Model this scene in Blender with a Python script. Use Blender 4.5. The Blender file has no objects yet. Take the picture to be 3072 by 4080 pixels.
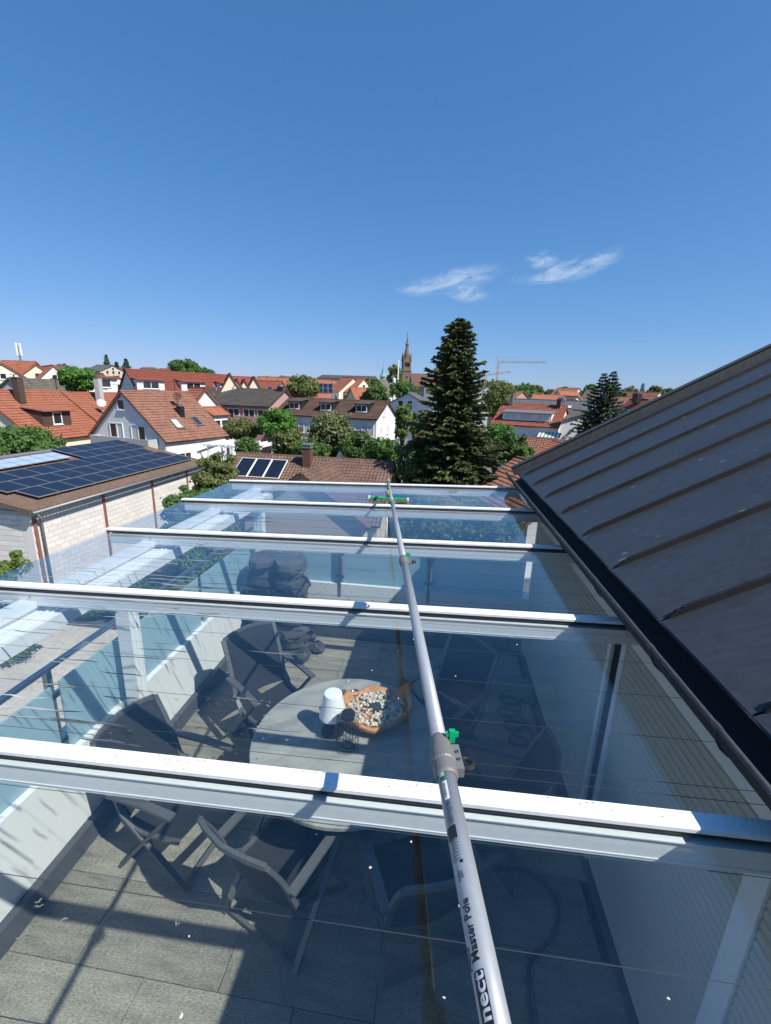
import bpy, bmesh, math, random
from mathutils import Vector, Matrix, noise as mnoise
random.seed(11)
RAD = math.radians
SC = bpy.context.scene
COL = SC.collection
V = Vector

# ------------------------------------------------------------------ camera
F, PITCH, ROLL, YAW = 1749.6, 0.26209, 0.03425, 0.11792
_f0 = V((-math.sin(YAW), math.cos(YAW), 0)); _r0 = V((math.cos(YAW), math.sin(YAW), 0)); _u0 = V((0, 0, 1))
FWD = _f0 * math.cos(PITCH) - _u0 * math.sin(PITCH)
_up = _f0 * math.sin(PITCH) + _u0 * math.cos(PITCH)
RIGHT = _r0 * math.cos(ROLL) + _up * math.sin(ROLL)
UP = -_r0 * math.sin(ROLL) + _up * math.cos(ROLL)
cam = bpy.data.cameras.new('camera')
cam.sensor_fit = 'HORIZONTAL'; cam.sensor_width = 36.0; cam.lens = 36.0 * F / 3072.0
cam.clip_start = 0.05; cam.clip_end = 8000
co = bpy.data.objects.new('camera', cam); COL.objects.link(co)
m = Matrix.Identity(4)
for i, ax in enumerate((RIGHT, UP, -FWD)):
    for j in range(3): m[j][i] = ax[j]
co.matrix_world = m
SC.camera = co

def ray(px, py):
    return RIGHT * ((px - 1536) / F) + UP * ((2040 - py) / F) + FWD
def onz(px, py, z):
    d = ray(px, py); return d * (z / d.z)
def at(px, py, dist):
    d = ray(px, py); return d * (dist / math.hypot(d.x, d.y))

# ------------------------------------------------------------------ world, sun, exposure
SUN = V((0.755, -0.38, 1.0)).normalized()
w = bpy.data.worlds.new('World'); SC.world = w; w.use_nodes = True
nt = w.node_tree; nt.nodes.clear()
out = nt.nodes.new('ShaderNodeOutputWorld'); bg = nt.nodes.new('ShaderNodeBackground')
sky = nt.nodes.new('ShaderNodeTexSky'); sky.sky_type = 'NISHITA'; sky.sun_disc = False
sky.sun_elevation = math.asin(SUN.z)
sky.sun_rotation = math.atan2(SUN.x, SUN.y)
sky.altitude = 300; sky.air_density = 1.0; sky.dust_density = 0.3; sky.ozone_density = 1.0
bg.inputs['Strength'].default_value = 0.1
# thin cirrus wisps, placed in the sky by direction
tc = nt.nodes.new('ShaderNodeTexCoord')
def N(t, **kw):
    n = nt.nodes.new(t)
    for k, v in kw.items(): setattr(n, k, v)
    return n
def mathn(op, a, b=None, c=None):
    n = N('ShaderNodeMath', operation=op)
    for i, x in enumerate((a, b, c)):
        if x is None: continue
        if isinstance(x, (int, float)): n.inputs[i].default_value = x
        else: nt.links.new(x, n.inputs[i])
    return n.outputs[0]
def vdot(vec):
    n = N('ShaderNodeVectorMath', operation='DOT_PRODUCT'); nt.links.new(tc.outputs['Generated'], n.inputs[0]); n.inputs[1].default_value = vec
    return n.outputs['Value']
# streaky noise, drawn out along the wind
cd = ray(2000, 1100).normalized(); cr = cd.cross(V((0, 0, 1))).normalized(); cu_ = cr.cross(cd)
wa_, wb_ = cr * math.cos(0.2) + cu_ * math.sin(0.2), -cr * math.sin(0.2) + cu_ * math.cos(0.2)
cx = N('ShaderNodeCombineXYZ'); nt.links.new(mathn('MULTIPLY', vdot(wa_), 17.0), cx.inputs[0]); nt.links.new(mathn('MULTIPLY', vdot(wb_), 52.0), cx.inputs[1]); nt.links.new(mathn('MULTIPLY', vdot(cd), 10.0), cx.inputs[2])
wn = N('ShaderNodeTexNoise'); wn.inputs['Scale'].default_value = 1.0; wn.inputs['Detail'].default_value = 12; wn.inputs['Roughness'].default_value = 0.74; wn.inputs['Distortion'].default_value = 0.9
nt.links.new(cx.outputs[0], wn.inputs['Vector'])
def wisp(px, py, lx, ly, ang, bend=0.0):
    c = ray(px, py).normalized(); r = c.cross(V((0, 0, 1))).normalized(); u = r.cross(c).normalized()
    ca, sa = math.cos(ang), math.sin(ang)
    a = r * ca + u * sa; b = -r * sa + u * ca
    da = mathn('DIVIDE', vdot(a), lx); db0 = mathn('DIVIDE', vdot(b), ly)
    db = mathn('SUBTRACT', db0, mathn('MULTIPLY', mathn('MULTIPLY', da, da), bend))
    q = mathn('ADD', mathn('MULTIPLY', da, da), mathn('MULTIPLY', db, db))
    front = mathn('GREATER_THAN', vdot(c), 0.5)
    k = mathn('MAXIMUM', mathn('SUBTRACT', 1.0, q), 0.0)
    return mathn('MULTIPLY', k, front)
ws = [wisp(1800, 1118, 0.115, 0.024, RAD(11)), wisp(1845, 1160, 0.060, 0.022, RAD(-14)), wisp(1700, 1148, 0.075, 0.012, RAD(4)),
      wisp(2240, 1096, 0.110, 0.014, RAD(8), 0.9), wisp(2360, 1054, 0.058, 0.018, RAD(26)), wisp(2235, 1060, 0.045, 0.010, RAD(24)), wisp(2160, 1035, 0.035, 0.018, 0.0)]
tot = ws[0]
for q in ws[1:]: tot = mathn('MAXIMUM', tot, q)
mr = N('ShaderNodeMapRange'); nt.links.new(wn.outputs['Fac'], mr.inputs['Value']); mr.inputs['From Min'].default_value = 0.38; mr.inputs['From Max'].default_value = 0.80
cl = mathn('MINIMUM', mathn('MULTIPLY', mathn('MULTIPLY', mathn('POWER', tot, 1.4), mr.outputs[0]), 1.0), 0.45)
# film response of the sky: the camera holds back the bright horizon
sp_ = N('ShaderNodeSeparateColor'); cb_ = N('ShaderNodeCombineColor'); nt.links.new(sky.outputs[0], sp_.inputs[0])
for i, (p_, k_) in enumerate(((0.969, 0.551), (0.649, 0.646), (0.605, 1.0))):
    nt.links.new(mathn('MULTIPLY', mathn('POWER', mathn('MULTIPLY', sp_.outputs[i], 0.1), p_), k_ * 10 / 1.30), cb_.inputs[i])
mx = N('ShaderNodeMix', data_type='RGBA'); mx.inputs['B'].default_value = (5.6, 6.3, 7.3, 1)
nt.links.new(cl, mx.inputs['Factor']); nt.links.new(cb_.outputs[0], mx.inputs['A'])
nt.links.new(mx.outputs['Result'], bg.inputs['Color']); nt.links.new(bg.outputs[0], out.inputs['Surface'])

sl = bpy.data.lights.new('sun', 'SUN'); sl.energy = 5.0; sl.angle = RAD(0.53); sl.color = (1.0, 0.955, 0.88)
so = bpy.data.objects.new('sun', sl); COL.objects.link(so)
so.rotation_euler = SUN.to_track_quat('Z', 'Y').to_euler(); so.location = (20, -10, 40)
SC.view_settings.view_transform = 'Standard'; SC.view_settings.look = 'None'
SC.view_settings.exposure = 0.45; SC.view_settings.gamma = 1.0; SC.view_settings.use_curve_mapping = False
SC.render.engine = 'CYCLES'
SC.cycles.max_bounces = 10; SC.cycles.transparent_max_bounces = 24; SC.cycles.transmission_bounces = 8
SC.cycles.caustics_reflective = False; SC.cycles.caustics_refractive = False
SC.cycles.use_denoising = True

# ------------------------------------------------------------------ materials
def mat(name, col, rough=0.6, metal=0.0, var=None, bump=None, spec=0.5, trans=0.0, col2=None, stretch=None, fine=None, coat=0.0):
    """var=(noise scale, amount) mixes towards col2 (or a darker tone); bump=(scale, strength, distance); fine = second noise"""
    mt = bpy.data.materials.new(name); mt.use_nodes = True
    t = mt.node_tree; b = t.nodes['Principled BSDF']
    b.inputs['Base Color'].default_value = (*col, 1); b.inputs['Roughness'].default_value = rough; b.inputs['Metallic'].default_value = metal
    b.inputs['Specular IOR Level'].default_value = spec
    if coat: b.inputs['Coat Weight'].default_value = coat
    if trans: b.inputs['Transmission Weight'].default_value = trans
    vec = None
    if var or bump or fine:
        c = t.nodes.new('ShaderNodeTexCoord'); mp = t.nodes.new('ShaderNodeMapping')
        t.links.new(c.outputs['Object'], mp.inputs['Vector'])
        if stretch: mp.inputs['Scale'].default_value = stretch
        vec = mp.outputs['Vector']
    colsock = None
    if var:
        n = t.nodes.new('ShaderNodeTexNoise'); n.inputs['Scale'].default_value = var[0]; n.inputs['Detail'].default_value = 8; n.inputs['Roughness'].default_value = 0.65
        t.links.new(vec, n.inputs['Vector'])
        r = t.nodes.new('ShaderNodeMapRange'); r.inputs['From Min'].default_value = 0.32; r.inputs['From Max'].default_value = 0.68
        r.inputs['To Max'].default_value = var[1]
        t.links.new(n.outputs['Fac'], r.inputs['Value'])
        x = t.nodes.new('ShaderNodeMix'); x.data_type = 'RGBA'
        x.inputs['A'].default_value = (*col, 1); x.inputs['B'].default_value = (*(col2 or tuple(k * 0.5 for k in col)), 1)
        t.links.new(r.outputs[0], x.inputs['Factor'])
        colsock = x.outputs['Result']
    if fine:
        n2 = t.nodes.new('ShaderNodeTexNoise'); n2.inputs['Scale'].default_value = fine[0]; n2.inputs['Detail'].default_value = 4
        t.links.new(vec, n2.inputs['Vector'])
        r2 = t.nodes.new('ShaderNodeMapRange'); r2.inputs['From Min'].default_value = 0.3; r2.inputs['From Max'].default_value = 0.7
        r2.inputs['To Min'].default_value = 1 - fine[1]; r2.inputs['To Max'].default_value = 1 + fine[1]
        t.links.new(n2.outputs['Fac'], r2.inputs['Value'])
        h2 = t.nodes.new('ShaderNodeHueSaturation'); t.links.new(r2.outputs[0], h2.inputs['Value'])
        if colsock: t.links.new(colsock, h2.inputs['Color'])
        else: h2.inputs['Color'].default_value = (*col, 1)
        colsock = h2.outputs[0]
    if colsock: t.links.new(colsock, b.inputs['Base Color'])
    if bump:
        n3 = t.nodes.new('ShaderNodeTexNoise'); n3.inputs['Scale'].default_value = bump[0]; n3.inputs['Detail'].default_value = 5
        t.links.new(vec, n3.inputs['Vector'])
        bp = t.nodes.new('ShaderNodeBump'); bp.inputs['Strength'].default_value = bump[1]; bp.inputs['Distance'].default_value = bump[2] if len(bump) > 2 else 0.02
        t.links.new(n3.outputs['Fac'], bp.inputs['Height']); t.links.new(bp.outputs[0], b.inputs['Normal'])
    return mt

def rand_value(mt, lo=0.8, hi=1.2, hue=0.0):
    """brightness varies from piece to piece (Object Info random)"""
    t = mt.node_tree; b = t.nodes['Principled BSDF']; s = b.inputs['Base Color']
    oi = t.nodes.new('ShaderNodeObjectInfo'); r = t.nodes.new('ShaderNodeMapRange'); r.inputs['To Min'].default_value = lo; r.inputs['To Max'].default_value = hi
    t.links.new(oi.outputs['Random'], r.inputs['Value'])
    h = t.nodes.new('ShaderNodeHueSaturation'); t.links.new(r.outputs[0], h.inputs['Value'])
    if s.is_linked: t.links.new(s.links[0].from_socket, h.inputs['Color'])
    else: h.inputs['Color'].default_value = s.default_value
    if hue:
        r2 = t.nodes.new('ShaderNodeMapRange'); r2.inputs['To Min'].default_value = 0.5 - hue; r2.inputs['To Max'].default_value = 0.5 + hue
        ml = t.nodes.new('ShaderNodeMath'); ml.operation = 'FRACT'; m2 = t.nodes.new('ShaderNodeMath'); m2.operation = 'MULTIPLY'; m2.inputs[1].default_value = 7.31
        t.links.new(oi.outputs['Random'], m2.inputs[0]); t.links.new(m2.outputs[0], ml.inputs[0]); t.links.new(ml.outputs[0], r2.inputs['Value']); t.links.new(r2.outputs[0], h.inputs['Hue'])
    t.links.new(h.outputs[0], s)
    return mt

def tile_mat(name, col, col2, amt=0.8, var=0.9, grout=None):
    """roof clay: two clay tones, each tile-sized cell a little different"""
    mt = mat(name, col, 0.85, var=(var, amt), col2=col2, fine=(9.0, 0.25), spec=0.2)
    return mt

def pane_glass(name, tint, ior=1.5, bump=None, dust=0.0):
    """clear sheet: Fresnel mirror over straight-through transmission"""
    mt = bpy.data.materials.new(name); mt.use_nodes = True; t = mt.node_tree; t.nodes.clear()
    o = t.nodes.new('ShaderNodeOutputMaterial'); mix = t.nodes.new('ShaderNodeMixShader'); tr = t.nodes.new('ShaderNodeBsdfTransparent'); gl = t.nodes.new('ShaderNodeBsdfGlossy')
    fr = t.nodes.new('ShaderNodeFresnel'); ge = t.nodes.new('ShaderNodeNewGeometry'); mi = t.nodes.new('ShaderNodeMix')
    mi.inputs['A'].default_value = ior; mi.inputs['B'].default_value = 1.0 / ior; t.links.new(ge.outputs['Backfacing'], mi.inputs['Factor']); t.links.new(mi.outputs['Result'], fr.inputs['IOR'])
    gl.inputs['Roughness'].default_value = 0.0; gl.inputs['Color'].default_value = (1, 1, 1, 1); tr.inputs['Color'].default_value = (*tint, 1)
    if bump:
        c = t.nodes.new('ShaderNodeTexCoord'); mp = t.nodes.new('ShaderNodeMapping'); mp.inputs['Scale'].default_value = bump[2]
        n = t.nodes.new('ShaderNodeTexNoise'); n.inputs['Scale'].default_value = bump[0]; n.inputs['Detail'].default_value = 3
        bp = t.nodes.new('ShaderNodeBump'); bp.inputs['Strength'].default_value = bump[1]; bp.inputs['Distance'].default_value = 0.01
        t.links.new(c.outputs['Object'], mp.inputs['Vector']); t.links.new(mp.outputs[0], n.inputs['Vector']); t.links.new(n.outputs['Fac'], bp.inputs['Height'])
        t.links.new(bp.outputs[0], gl.inputs['Normal'])
    t.links.new(fr.outputs[0], mix.inputs['Fac']); t.links.new(tr.outputs[0], mix.inputs[1]); t.links.new(gl.outputs[0], mix.inputs[2]); res = mix.outputs[0]
    if dust:                                            # dried smears and dust lying on the pane
        c = t.nodes.new('ShaderNodeTexCoord'); mp = t.nodes.new('ShaderNodeMapping'); mp.inputs['Scale'].default_value = (0.8, 2.4, 1.0); n = t.nodes.new('ShaderNodeTexNoise'); n.inputs['Scale'].default_value = 2.2; n.inputs['Detail'].default_value = 9; n.inputs['Roughness'].default_value = 0.7; n.inputs['Distortion'].default_value = 0.8
        r = t.nodes.new('ShaderNodeMapRange'); r.inputs['From Min'].default_value = 0.40; r.inputs['From Max'].default_value = 0.78; r.inputs['To Max'].default_value = dust; df = t.nodes.new('ShaderNodeBsdfDiffuse'); df.inputs['Color'].default_value = (0.75, 0.76, 0.76, 1); m2 = t.nodes.new('ShaderNodeMixShader')
        t.links.new(c.outputs['Object'], mp.inputs['Vector']); t.links.new(mp.outputs[0], n.inputs['Vector']); t.links.new(n.outputs['Fac'], r.inputs['Value']); t.links.new(r.outputs[0], m2.inputs['Fac']); t.links.new(res, m2.inputs[1]); t.links.new(df.outputs[0], m2.inputs[2]); res = m2.outputs[0]
    t.links.new(res, o.inputs['Surface'])
    return mt

def leaf_mat(name, col, col2, trl=0.45):
    mt = bpy.data.materials.new(name); mt.use_nodes = True; t = mt.node_tree; b = t.nodes['Principled BSDF']
    c = t.nodes.new('ShaderNodeTexCoord'); n = t.nodes.new('ShaderNodeTexNoise'); n.inputs['Scale'].default_value = 2.6; n.inputs['Detail'].default_value = 6; n.inputs['Roughness'].default_value = 0.8
    t.links.new(c.outputs['Object'], n.inputs['Vector'])
    r = t.nodes.new('ShaderNodeMapRange'); r.inputs['From Min'].default_value = 0.35; r.inputs['From Max'].default_value = 0.65; t.links.new(n.outputs['Fac'], r.inputs['Value'])
    x = t.nodes.new('ShaderNodeMix'); x.data_type = 'RGBA'; x.inputs['A'].default_value = (*col, 1); x.inputs['B'].default_value = (*col2, 1)
    t.links.new(r.outputs[0], x.inputs['Factor']); t.links.new(x.outputs['Result'], b.inputs['Base Color'])
    b.inputs['Roughness'].default_value = 0.55; b.inputs['Specular IOR Level'].default_value = 0.3
    o = t.nodes['Material Output']; tl = t.nodes.new('ShaderNodeBsdfTranslucent'); ms = t.nodes.new('ShaderNodeMixShader'); ms.inputs['Fac'].default_value = trl
    t.links.new(x.outputs['Result'], tl.inputs['Color']); t.links.new(b.outputs[0], ms.inputs[1]); t.links.new(tl.outputs[0], ms.inputs[2]); t.links.new(ms.outputs[0], o.inputs['Surface'])
    return mt

# ------------------------------------------------------------------ mesh building
class MB:
    def __init__(s): s.v = []; s.f = []; s.smooth = False
    def add(s, vs, fs):
        n = len(s.v); s.v += [tuple(q) for q in vs]; s.f += [tuple(i + n for i in f) for f in fs]; return s
    def boxv(s, c, a, b, d):
        c, a, b, d = V(c), V(a), V(b), V(d)
        vs = [c + a * i + b * j + d * k for i in (-1, 1) for j in (-1, 1) for k in (-1, 1)]
        fs = [(0, 1, 3, 2), (4, 6, 7, 5), (0, 4, 5, 1), (2, 3, 7, 6), (0, 2, 6, 4), (1, 5, 7, 3)]
        if a.cross(b).dot(d) < 0: fs = [f[::-1] for f in fs]
        return s.add(vs, fs)
    def box(s, x0, x1, y0, y1, z0, z1):
        return s.boxv(((x0 + x1) / 2, (y0 + y1) / 2, (z0 + z1) / 2), ((x1 - x0) / 2, 0, 0), (0, (y1 - y0) / 2, 0), (0, 0, (z1 - z0) / 2))
    def bar(s, p, q, w, h, up=(0, 0, 1)):
        p, q = V(p), V(q); d = (q - p); L = d.length; d = d / L; sd = d.cross(V(up))
        if sd.length < 1e-4: sd = d.cross(V((1, 0, 0)))
        sd.normalize(); u = sd.cross(d)
        return s.boxv((p + q) / 2, d * L / 2, sd * w / 2, u * h / 2)
    def tube(s, pts, r, n=10, caps=True):
        pts = [V(p) for p in pts]; rs = r if isinstance(r, (list, tuple)) else [r] * len(pts); base = len(s.v); prev = None
        for i, p in enumerate(pts):
            d = (pts[min(i + 1, len(pts) - 1)] - pts[max(i - 1, 0)]).normalized()
            if prev is None:
                sd = d.cross(V((0, 0, 1)))
                if sd.length < 1e-3: sd = d.cross(V((0, 1, 0)))
            else: sd = prev - d * prev.dot(d)
            sd.normalize(); prev = sd; u = d.cross(sd)
            for k in range(n):
                a = 2 * math.pi * k / n; s.v.append(tuple(p + (sd * math.cos(a) + u * math.sin(a)) * rs[i]))
        for i in range(len(pts) - 1):
            for k in range(n):
                a = base + i * n + k; b = base + i * n + (k + 1) % n; s.f.append((a, b, b + n, a + n))
        if caps:
            s.f.append(tuple(base + k for k in range(n))[::-1]); s.f.append(tuple(base + (len(pts) - 1) * n + k for k in range(n)))
        return s
    def lathe(s, prof, c=(0, 0, 0), n=24, ax=None):
        c = V(c); base = len(s.v)
        for r, z in prof:
            for k in range(n):
                a = 2 * math.pi * k / n; s.v.append((c.x + r * math.cos(a), c.y + r * math.sin(a), c.z + z))
        for i in range(len(prof) - 1):
            for k in range(n):
                a = base + i * n + k; b = base + i * n + (k + 1) % n; s.f.append((a, b, b + n, a + n))
        s.f.append(tuple(base + k for k in range(n))[::-1]); s.f.append(tuple(base + (len(prof) - 1) * n + k for k in range(n)))
        return s
    def prism(s, poly, d):
        """polygon (3D points, any plane) extruded by d"""
        poly = [V(p) for p in poly]; d = V(d); n = len(poly); base = len(s.v)
        nor = V((0, 0, 0))
        for i in range(n): nor += poly[i].cross(poly[(i + 1) % n])
        if nor.dot(d) > 0: poly = poly[::-1]
        s.v += [tuple(p) for p in poly] + [tuple(p + d) for p in poly]
        s.f.append(tuple(base + i for i in range(n))); s.f.append(tuple(base + n + i for i in range(n))[::-1])
        for i in range(n):
            j = (i + 1) % n; s.f.append((base + i, base + n + i, base + n + j, base + j))
        return s
    def blob(s, c, rx, ry, rz, n=8, m=6, jit=0.0, seed=0):
        rnd = random.Random(seed); base = len(s.v); c = V(c)
        for i in range(m + 1):
            th = math.pi * i / m
            for k in range(n):
                a = 2 * math.pi * k / n; j = 1 + (rnd.random() - .5) * jit
                s.v.append((c.x + rx * j * math.sin(th) * math.cos(a), c.y + ry * j * math.sin(th) * math.sin(a), c.z + rz * j * math.cos(th)))
        for i in range(m):
            for k in range(n):
                a = base + i * n + k; b = base + i * n + (k + 1) % n; s.f.append((a, a + n, b + n, b))
        return s
    def mesh(s, name, material, smooth=None, off=None):
        me = bpy.data.meshes.new(name)
        vs = s.v if off is None else [(x - off[0], y - off[1], z - off[2]) for x, y, z in s.v]
        me.from_pydata(vs, [], s.f); me.materials.append(material)
        if smooth or (smooth is None and s.smooth): me.polygons.foreach_set('use_smooth', [True] * len(me.polygons))
        me.update(); return me

ORI = {}
def thing(name, label, cat, loc=(0, 0, 0), rz=0.0, group=None):
    o = bpy.data.objects.new(name, None); COL.objects.link(o); o.empty_display_size = 0.2
    o.location = loc; o.rotation_euler = (0, 0, rz); tag(o, label, cat, group); ORI[o.name] = V(loc)
    return o
def tag(o, label, cat, group=None, kind=None):
    if label: o['label'] = label
    if cat: o['category'] = cat
    if group: o['group'] = group
    if kind: o['kind'] = kind
    return o
def obj(name, mb, material, parent=None, smooth=None, world=False, label=None, kind=None):
    """one mesh object. world=True: coordinates are world ones and the parents are only translated"""
    off = None
    if parent is not None and world: off = ORI[parent.name]
    me = mb if isinstance(mb, bpy.types.Mesh) else mb.mesh(name, material, smooth, off)
    o = bpy.data.objects.new(name, me); COL.objects.link(o)
    if parent is not None:
        o.parent = parent
        ORI[o.name] = ORI.get(parent.name, V((0, 0, 0)))
    if label: o['label'] = label
    if kind: o['kind'] = kind
    return o
def single(name, mb, material, label, cat, group=None, origin=None, smooth=None):
    """a thing that is one mesh, its origin at its base"""
    if origin is None:
        xs = [p[0] for p in mb.v]; ys = [p[1] for p in mb.v]; zs = [p[2] for p in mb.v]
        origin = ((min(xs) + max(xs)) / 2, (min(ys) + max(ys)) / 2, min(zs))
    o = obj(name, mb.mesh(name, material, smooth, origin), material); o.location = origin
    return tag(o, label, cat, group)
def struct(name, mb, material, smooth=None):
    o = obj(name, mb, material, smooth=smooth); o['kind'] = 'structure'; ORI[o.name] = V((0, 0, 0)); return o
def copy_tree(o, parent=None):
    c = o.copy(); COL.objects.link(c)
    if parent is not None: c.parent = parent
    for ch in list(o.children): copy_tree(ch, c)
    return c
# ------------------------------------------------------------------ shared materials
GZ = -10.5                                             # street level; the camera is the origin
M = {}
M['white_alu'] = mat('white powder coated aluminium', (0.80, 0.81, 0.82), 0.38, var=(6, 0.10), col2=(0.62, 0.62, 0.60), fine=(60, 0.03))
M['cap_alu'] = mat('dusty white cap', (0.82, 0.82, 0.83), 0.42, var=(34, 0.30), col2=(0.55, 0.54, 0.53), stretch=(0.5, 1, 1), fine=(120, 0.06))
M['rubber'] = mat('black rubber seal', (0.018, 0.016, 0.016), 0.5)
M['glass'] = pane_glass('canopy glass', (0.93, 0.955, 0.955), 1.53, (1.1, 0.012, (1, 1, 1)), 0.006)
M['wire'] = mat('dark thread', (0.03, 0.04, 0.055), 0.6)
M['zinc'] = mat('weathered titanium zinc', (0.046, 0.055, 0.069), 0.5, 0.15, var=(2.1, 0.75), col2=(0.038, 0.040, 0.046), stretch=(0.6, 1.6, 1), fine=(26, 0.16), bump=(3.0, 0.22, 0.03))
t_ = M['zinc'].node_tree; pb_ = t_.nodes['Principled BSDF']; src_ = pb_.inputs['Base Color'].links[0].from_socket
c_ = t_.nodes.new('ShaderNodeTexCoord'); mp_ = t_.nodes.new('ShaderNodeMapping'); mp_.inputs['Scale'].default_value = (0.75, 1.5, 1.0); nz_ = t_.nodes.new('ShaderNodeTexNoise'); nz_.inputs['Scale'].default_value = 30
vo_ = t_.nodes.new('ShaderNodeTexVoronoi'); vo_.inputs['Scale'].default_value = 8.5; vo_.inputs['Randomness'].default_value = 1.0
ad_ = t_.nodes.new('ShaderNodeMix'); ad_.data_type = 'RGBA'; ad_.inputs['Factor'].default_value = 0.035
t_.links.new(c_.outputs['Object'], mp_.inputs['Vector']); t_.links.new(mp_.outputs[0], nz_.inputs['Vector']); t_.links.new(mp_.outputs[0], ad_.inputs['A']); t_.links.new(nz_.outputs['Color'], ad_.inputs['B']); t_.links.new(ad_.outputs['Result'], vo_.inputs['Vector'])
n4_ = t_.nodes.new('ShaderNodeTexNoise'); n4_.inputs['Scale'].default_value = 1.4; t_.links.new(mp_.outputs[0], n4_.inputs['Vector'])
th_ = t_.nodes.new('ShaderNodeMapRange'); th_.inputs['From Min'].default_value = 0.42; th_.inputs['From Max'].default_value = 0.66; th_.inputs['To Max'].default_value = 0.20; t_.links.new(n4_.outputs['Fac'], th_.inputs['Value'])
lt_ = t_.nodes.new('ShaderNodeMath'); lt_.operation = 'SUBTRACT'; t_.links.new(th_.outputs[0], lt_.inputs[0]); t_.links.new(vo_.outputs['Distance'], lt_.inputs[1])
gt_ = t_.nodes.new('ShaderNodeMath'); gt_.operation = 'MULTIPLY'; gt_.use_clamp = True; gt_.inputs[1].default_value = 14; t_.links.new(lt_.outputs[0], gt_.inputs[0])
g2_ = t_.nodes.new('ShaderNodeMath'); g2_.operation = 'MULTIPLY'; g2_.inputs[1].default_value = 0.55; t_.links.new(gt_.outputs[0], g2_.inputs[0])
sx_ = t_.nodes.new('ShaderNodeMix'); sx_.data_type = 'RGBA'; sx_.inputs['B'].default_value = (0.21, 0.225, 0.225, 1); t_.links.new(g2_.outputs[0], sx_.inputs['Factor']); t_.links.new(src_, sx_.inputs['A']); t_.links.new(sx_.outputs['Result'], pb_.inputs['Base Color'])
M['seam'] = mat('dark brown seam', (0.010, 0.009, 0.010), 0.6, 0.2, var=(5, 0.6), col2=(0.035, 0.03, 0.03))  # seams much darker than the sheets
M['flash'] = mat('stained verge flashing', (0.075, 0.08, 0.08), 0.6, 0.3, var=(14, 0.9), col2=(0.03, 0.032, 0.03), stretch=(3, 1, 1))
M['gutter'] = mat('dark gutter zinc', (0.085, 0.09, 0.098), 0.55, 0.45, var=(8, 0.7), col2=(0.05, 0.05, 0.052), fine=(50, 0.2))
M['gutter_in'] = mat('near-black gutter trough', (0.022, 0.023, 0.025), 0.8)  # near-black, used for the trough and the fascia
M['render_white'] = mat('white render', (0.76, 0.76, 0.74), 0.8, var=(3, 0.15), col2=(0.6, 0.6, 0.57), bump=(90, 0.15, 0.004))
M['bitumen'] = mat('bitumen upstand', (0.055, 0.06, 0.066), 0.75, var=(7, 0.5), col2=(0.10, 0.105, 0.11))
M['shutter'] = mat('grey beige shutter slat', (0.50, 0.49, 0.44), 0.5)
M['steel'] = mat('stainless steel', (0.55, 0.56, 0.57), 0.22, 1.0)
M['alu_grey'] = mat('grey anodised frame', (0.115, 0.117, 0.117), 0.5, 0.2, fine=(70, 0.06))
M['textile'] = mat('charcoal textile', (0.016, 0.018, 0.022), 0.85, fine=(200, 0.15))
M['black'] = mat('black metal', (0.015, 0.015, 0.016), 0.45)
M['near_black'] = mat('near-black infill', (0.008, 0.008, 0.009), 0.8)

def frosted(name, col, tr):
    mt = bpy.data.materials.new(name); mt.use_nodes = True; t = mt.node_tree; b = t.nodes['Principled BSDF']; o = t.nodes['Material Output']
    b.inputs['Base Color'].default_value = (*col, 1); b.inputs['Roughness'].default_value = 0.25
    tl = t.nodes.new('ShaderNodeBsdfTranslucent'); tl.inputs['Color'].default_value = (*col, 1); a = t.nodes.new('ShaderNodeMixShader'); a.inputs['Fac'].default_value = 0.45
    tp = t.nodes.new('ShaderNodeBsdfTransparent'); tp.inputs['Color'].default_value = (0.8, 0.93, 0.95, 1); c = t.nodes.new('ShaderNodeMixShader'); c.inputs['Fac'].default_value = tr
    t.links.new(b.outputs[0], a.inputs[1]); t.links.new(tl.outputs[0], a.inputs[2]); t.links.new(a.outputs[0], c.inputs[1]); t.links.new(tp.outputs[0], c.inputs[2]); t.links.new(c.outputs[0], o.inputs['Surface'])
    return mt
M['frost'] = frosted('satin balustrade glass', (0.52, 0.70, 0.75), 0.12)

# ------------------------------------------------------------------ ground
def gz(x, y):
    """street level, rising gently towards the far left"""
    d = math.hypot(x, y); a = math.degrees(math.atan2(-x, max(y, 0.01)))
    k = min(max((d - 70) / 200, 0), 1); k = k * k * (3 - 2 * k)
    s = min(max((a + 2) / 28, 0), 1)
    return GZ + (6.0 + 7.0 * s) * k
M['ground'] = mat('town ground', (0.17, 0.165, 0.15), 0.95, var=(0.045, 1.0), col2=(0.055, 0.085, 0.035), fine=(0.5, 0.3))
g = MB(); n = 72
xs = [(-1) ** (i < n // 2) * abs((i - n / 2) / (n / 2)) ** 2.2 * 3500 for i in range(n + 1)]
ys = [-120 + (j / n) ** 2.4 * 3600 for j in range(n + 1)]
for j in range(n + 1):
    for i in range(n + 1): g.v.append((xs[i], ys[j], gz(xs[i], ys[j])))
for j in range(n):
    for i in range(n): a = j * (n + 1) + i; g.f.append((a, a + 1, a + n + 2, a + n + 1))
struct('ground', g, M['ground'], smooth=True)
M['yard'] = mat('concrete yard', (0.50, 0.455, 0.39), 0.9, var=(0.5, 0.6), col2=(0.30, 0.27, 0.23), fine=(6, 0.12))
y_ = MB(); y_.box(-17.0, -2.45, -6, 15.8, GZ - 0.2, GZ + 0.03)
struct('concrete_yard', y_, M['yard'])
M['asphalt'] = mat('asphalt', (0.06, 0.06, 0.062), 0.9, var=(0.4, 0.5), col2=(0.085, 0.082, 0.08), fine=(9, 0.15))
y_ = MB(); y_.box(-17.0, 18, 15.8, 26.5, GZ - 0.2, GZ + 0.02)
struct('asphalt_yard', y_, M['asphalt'])

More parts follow.
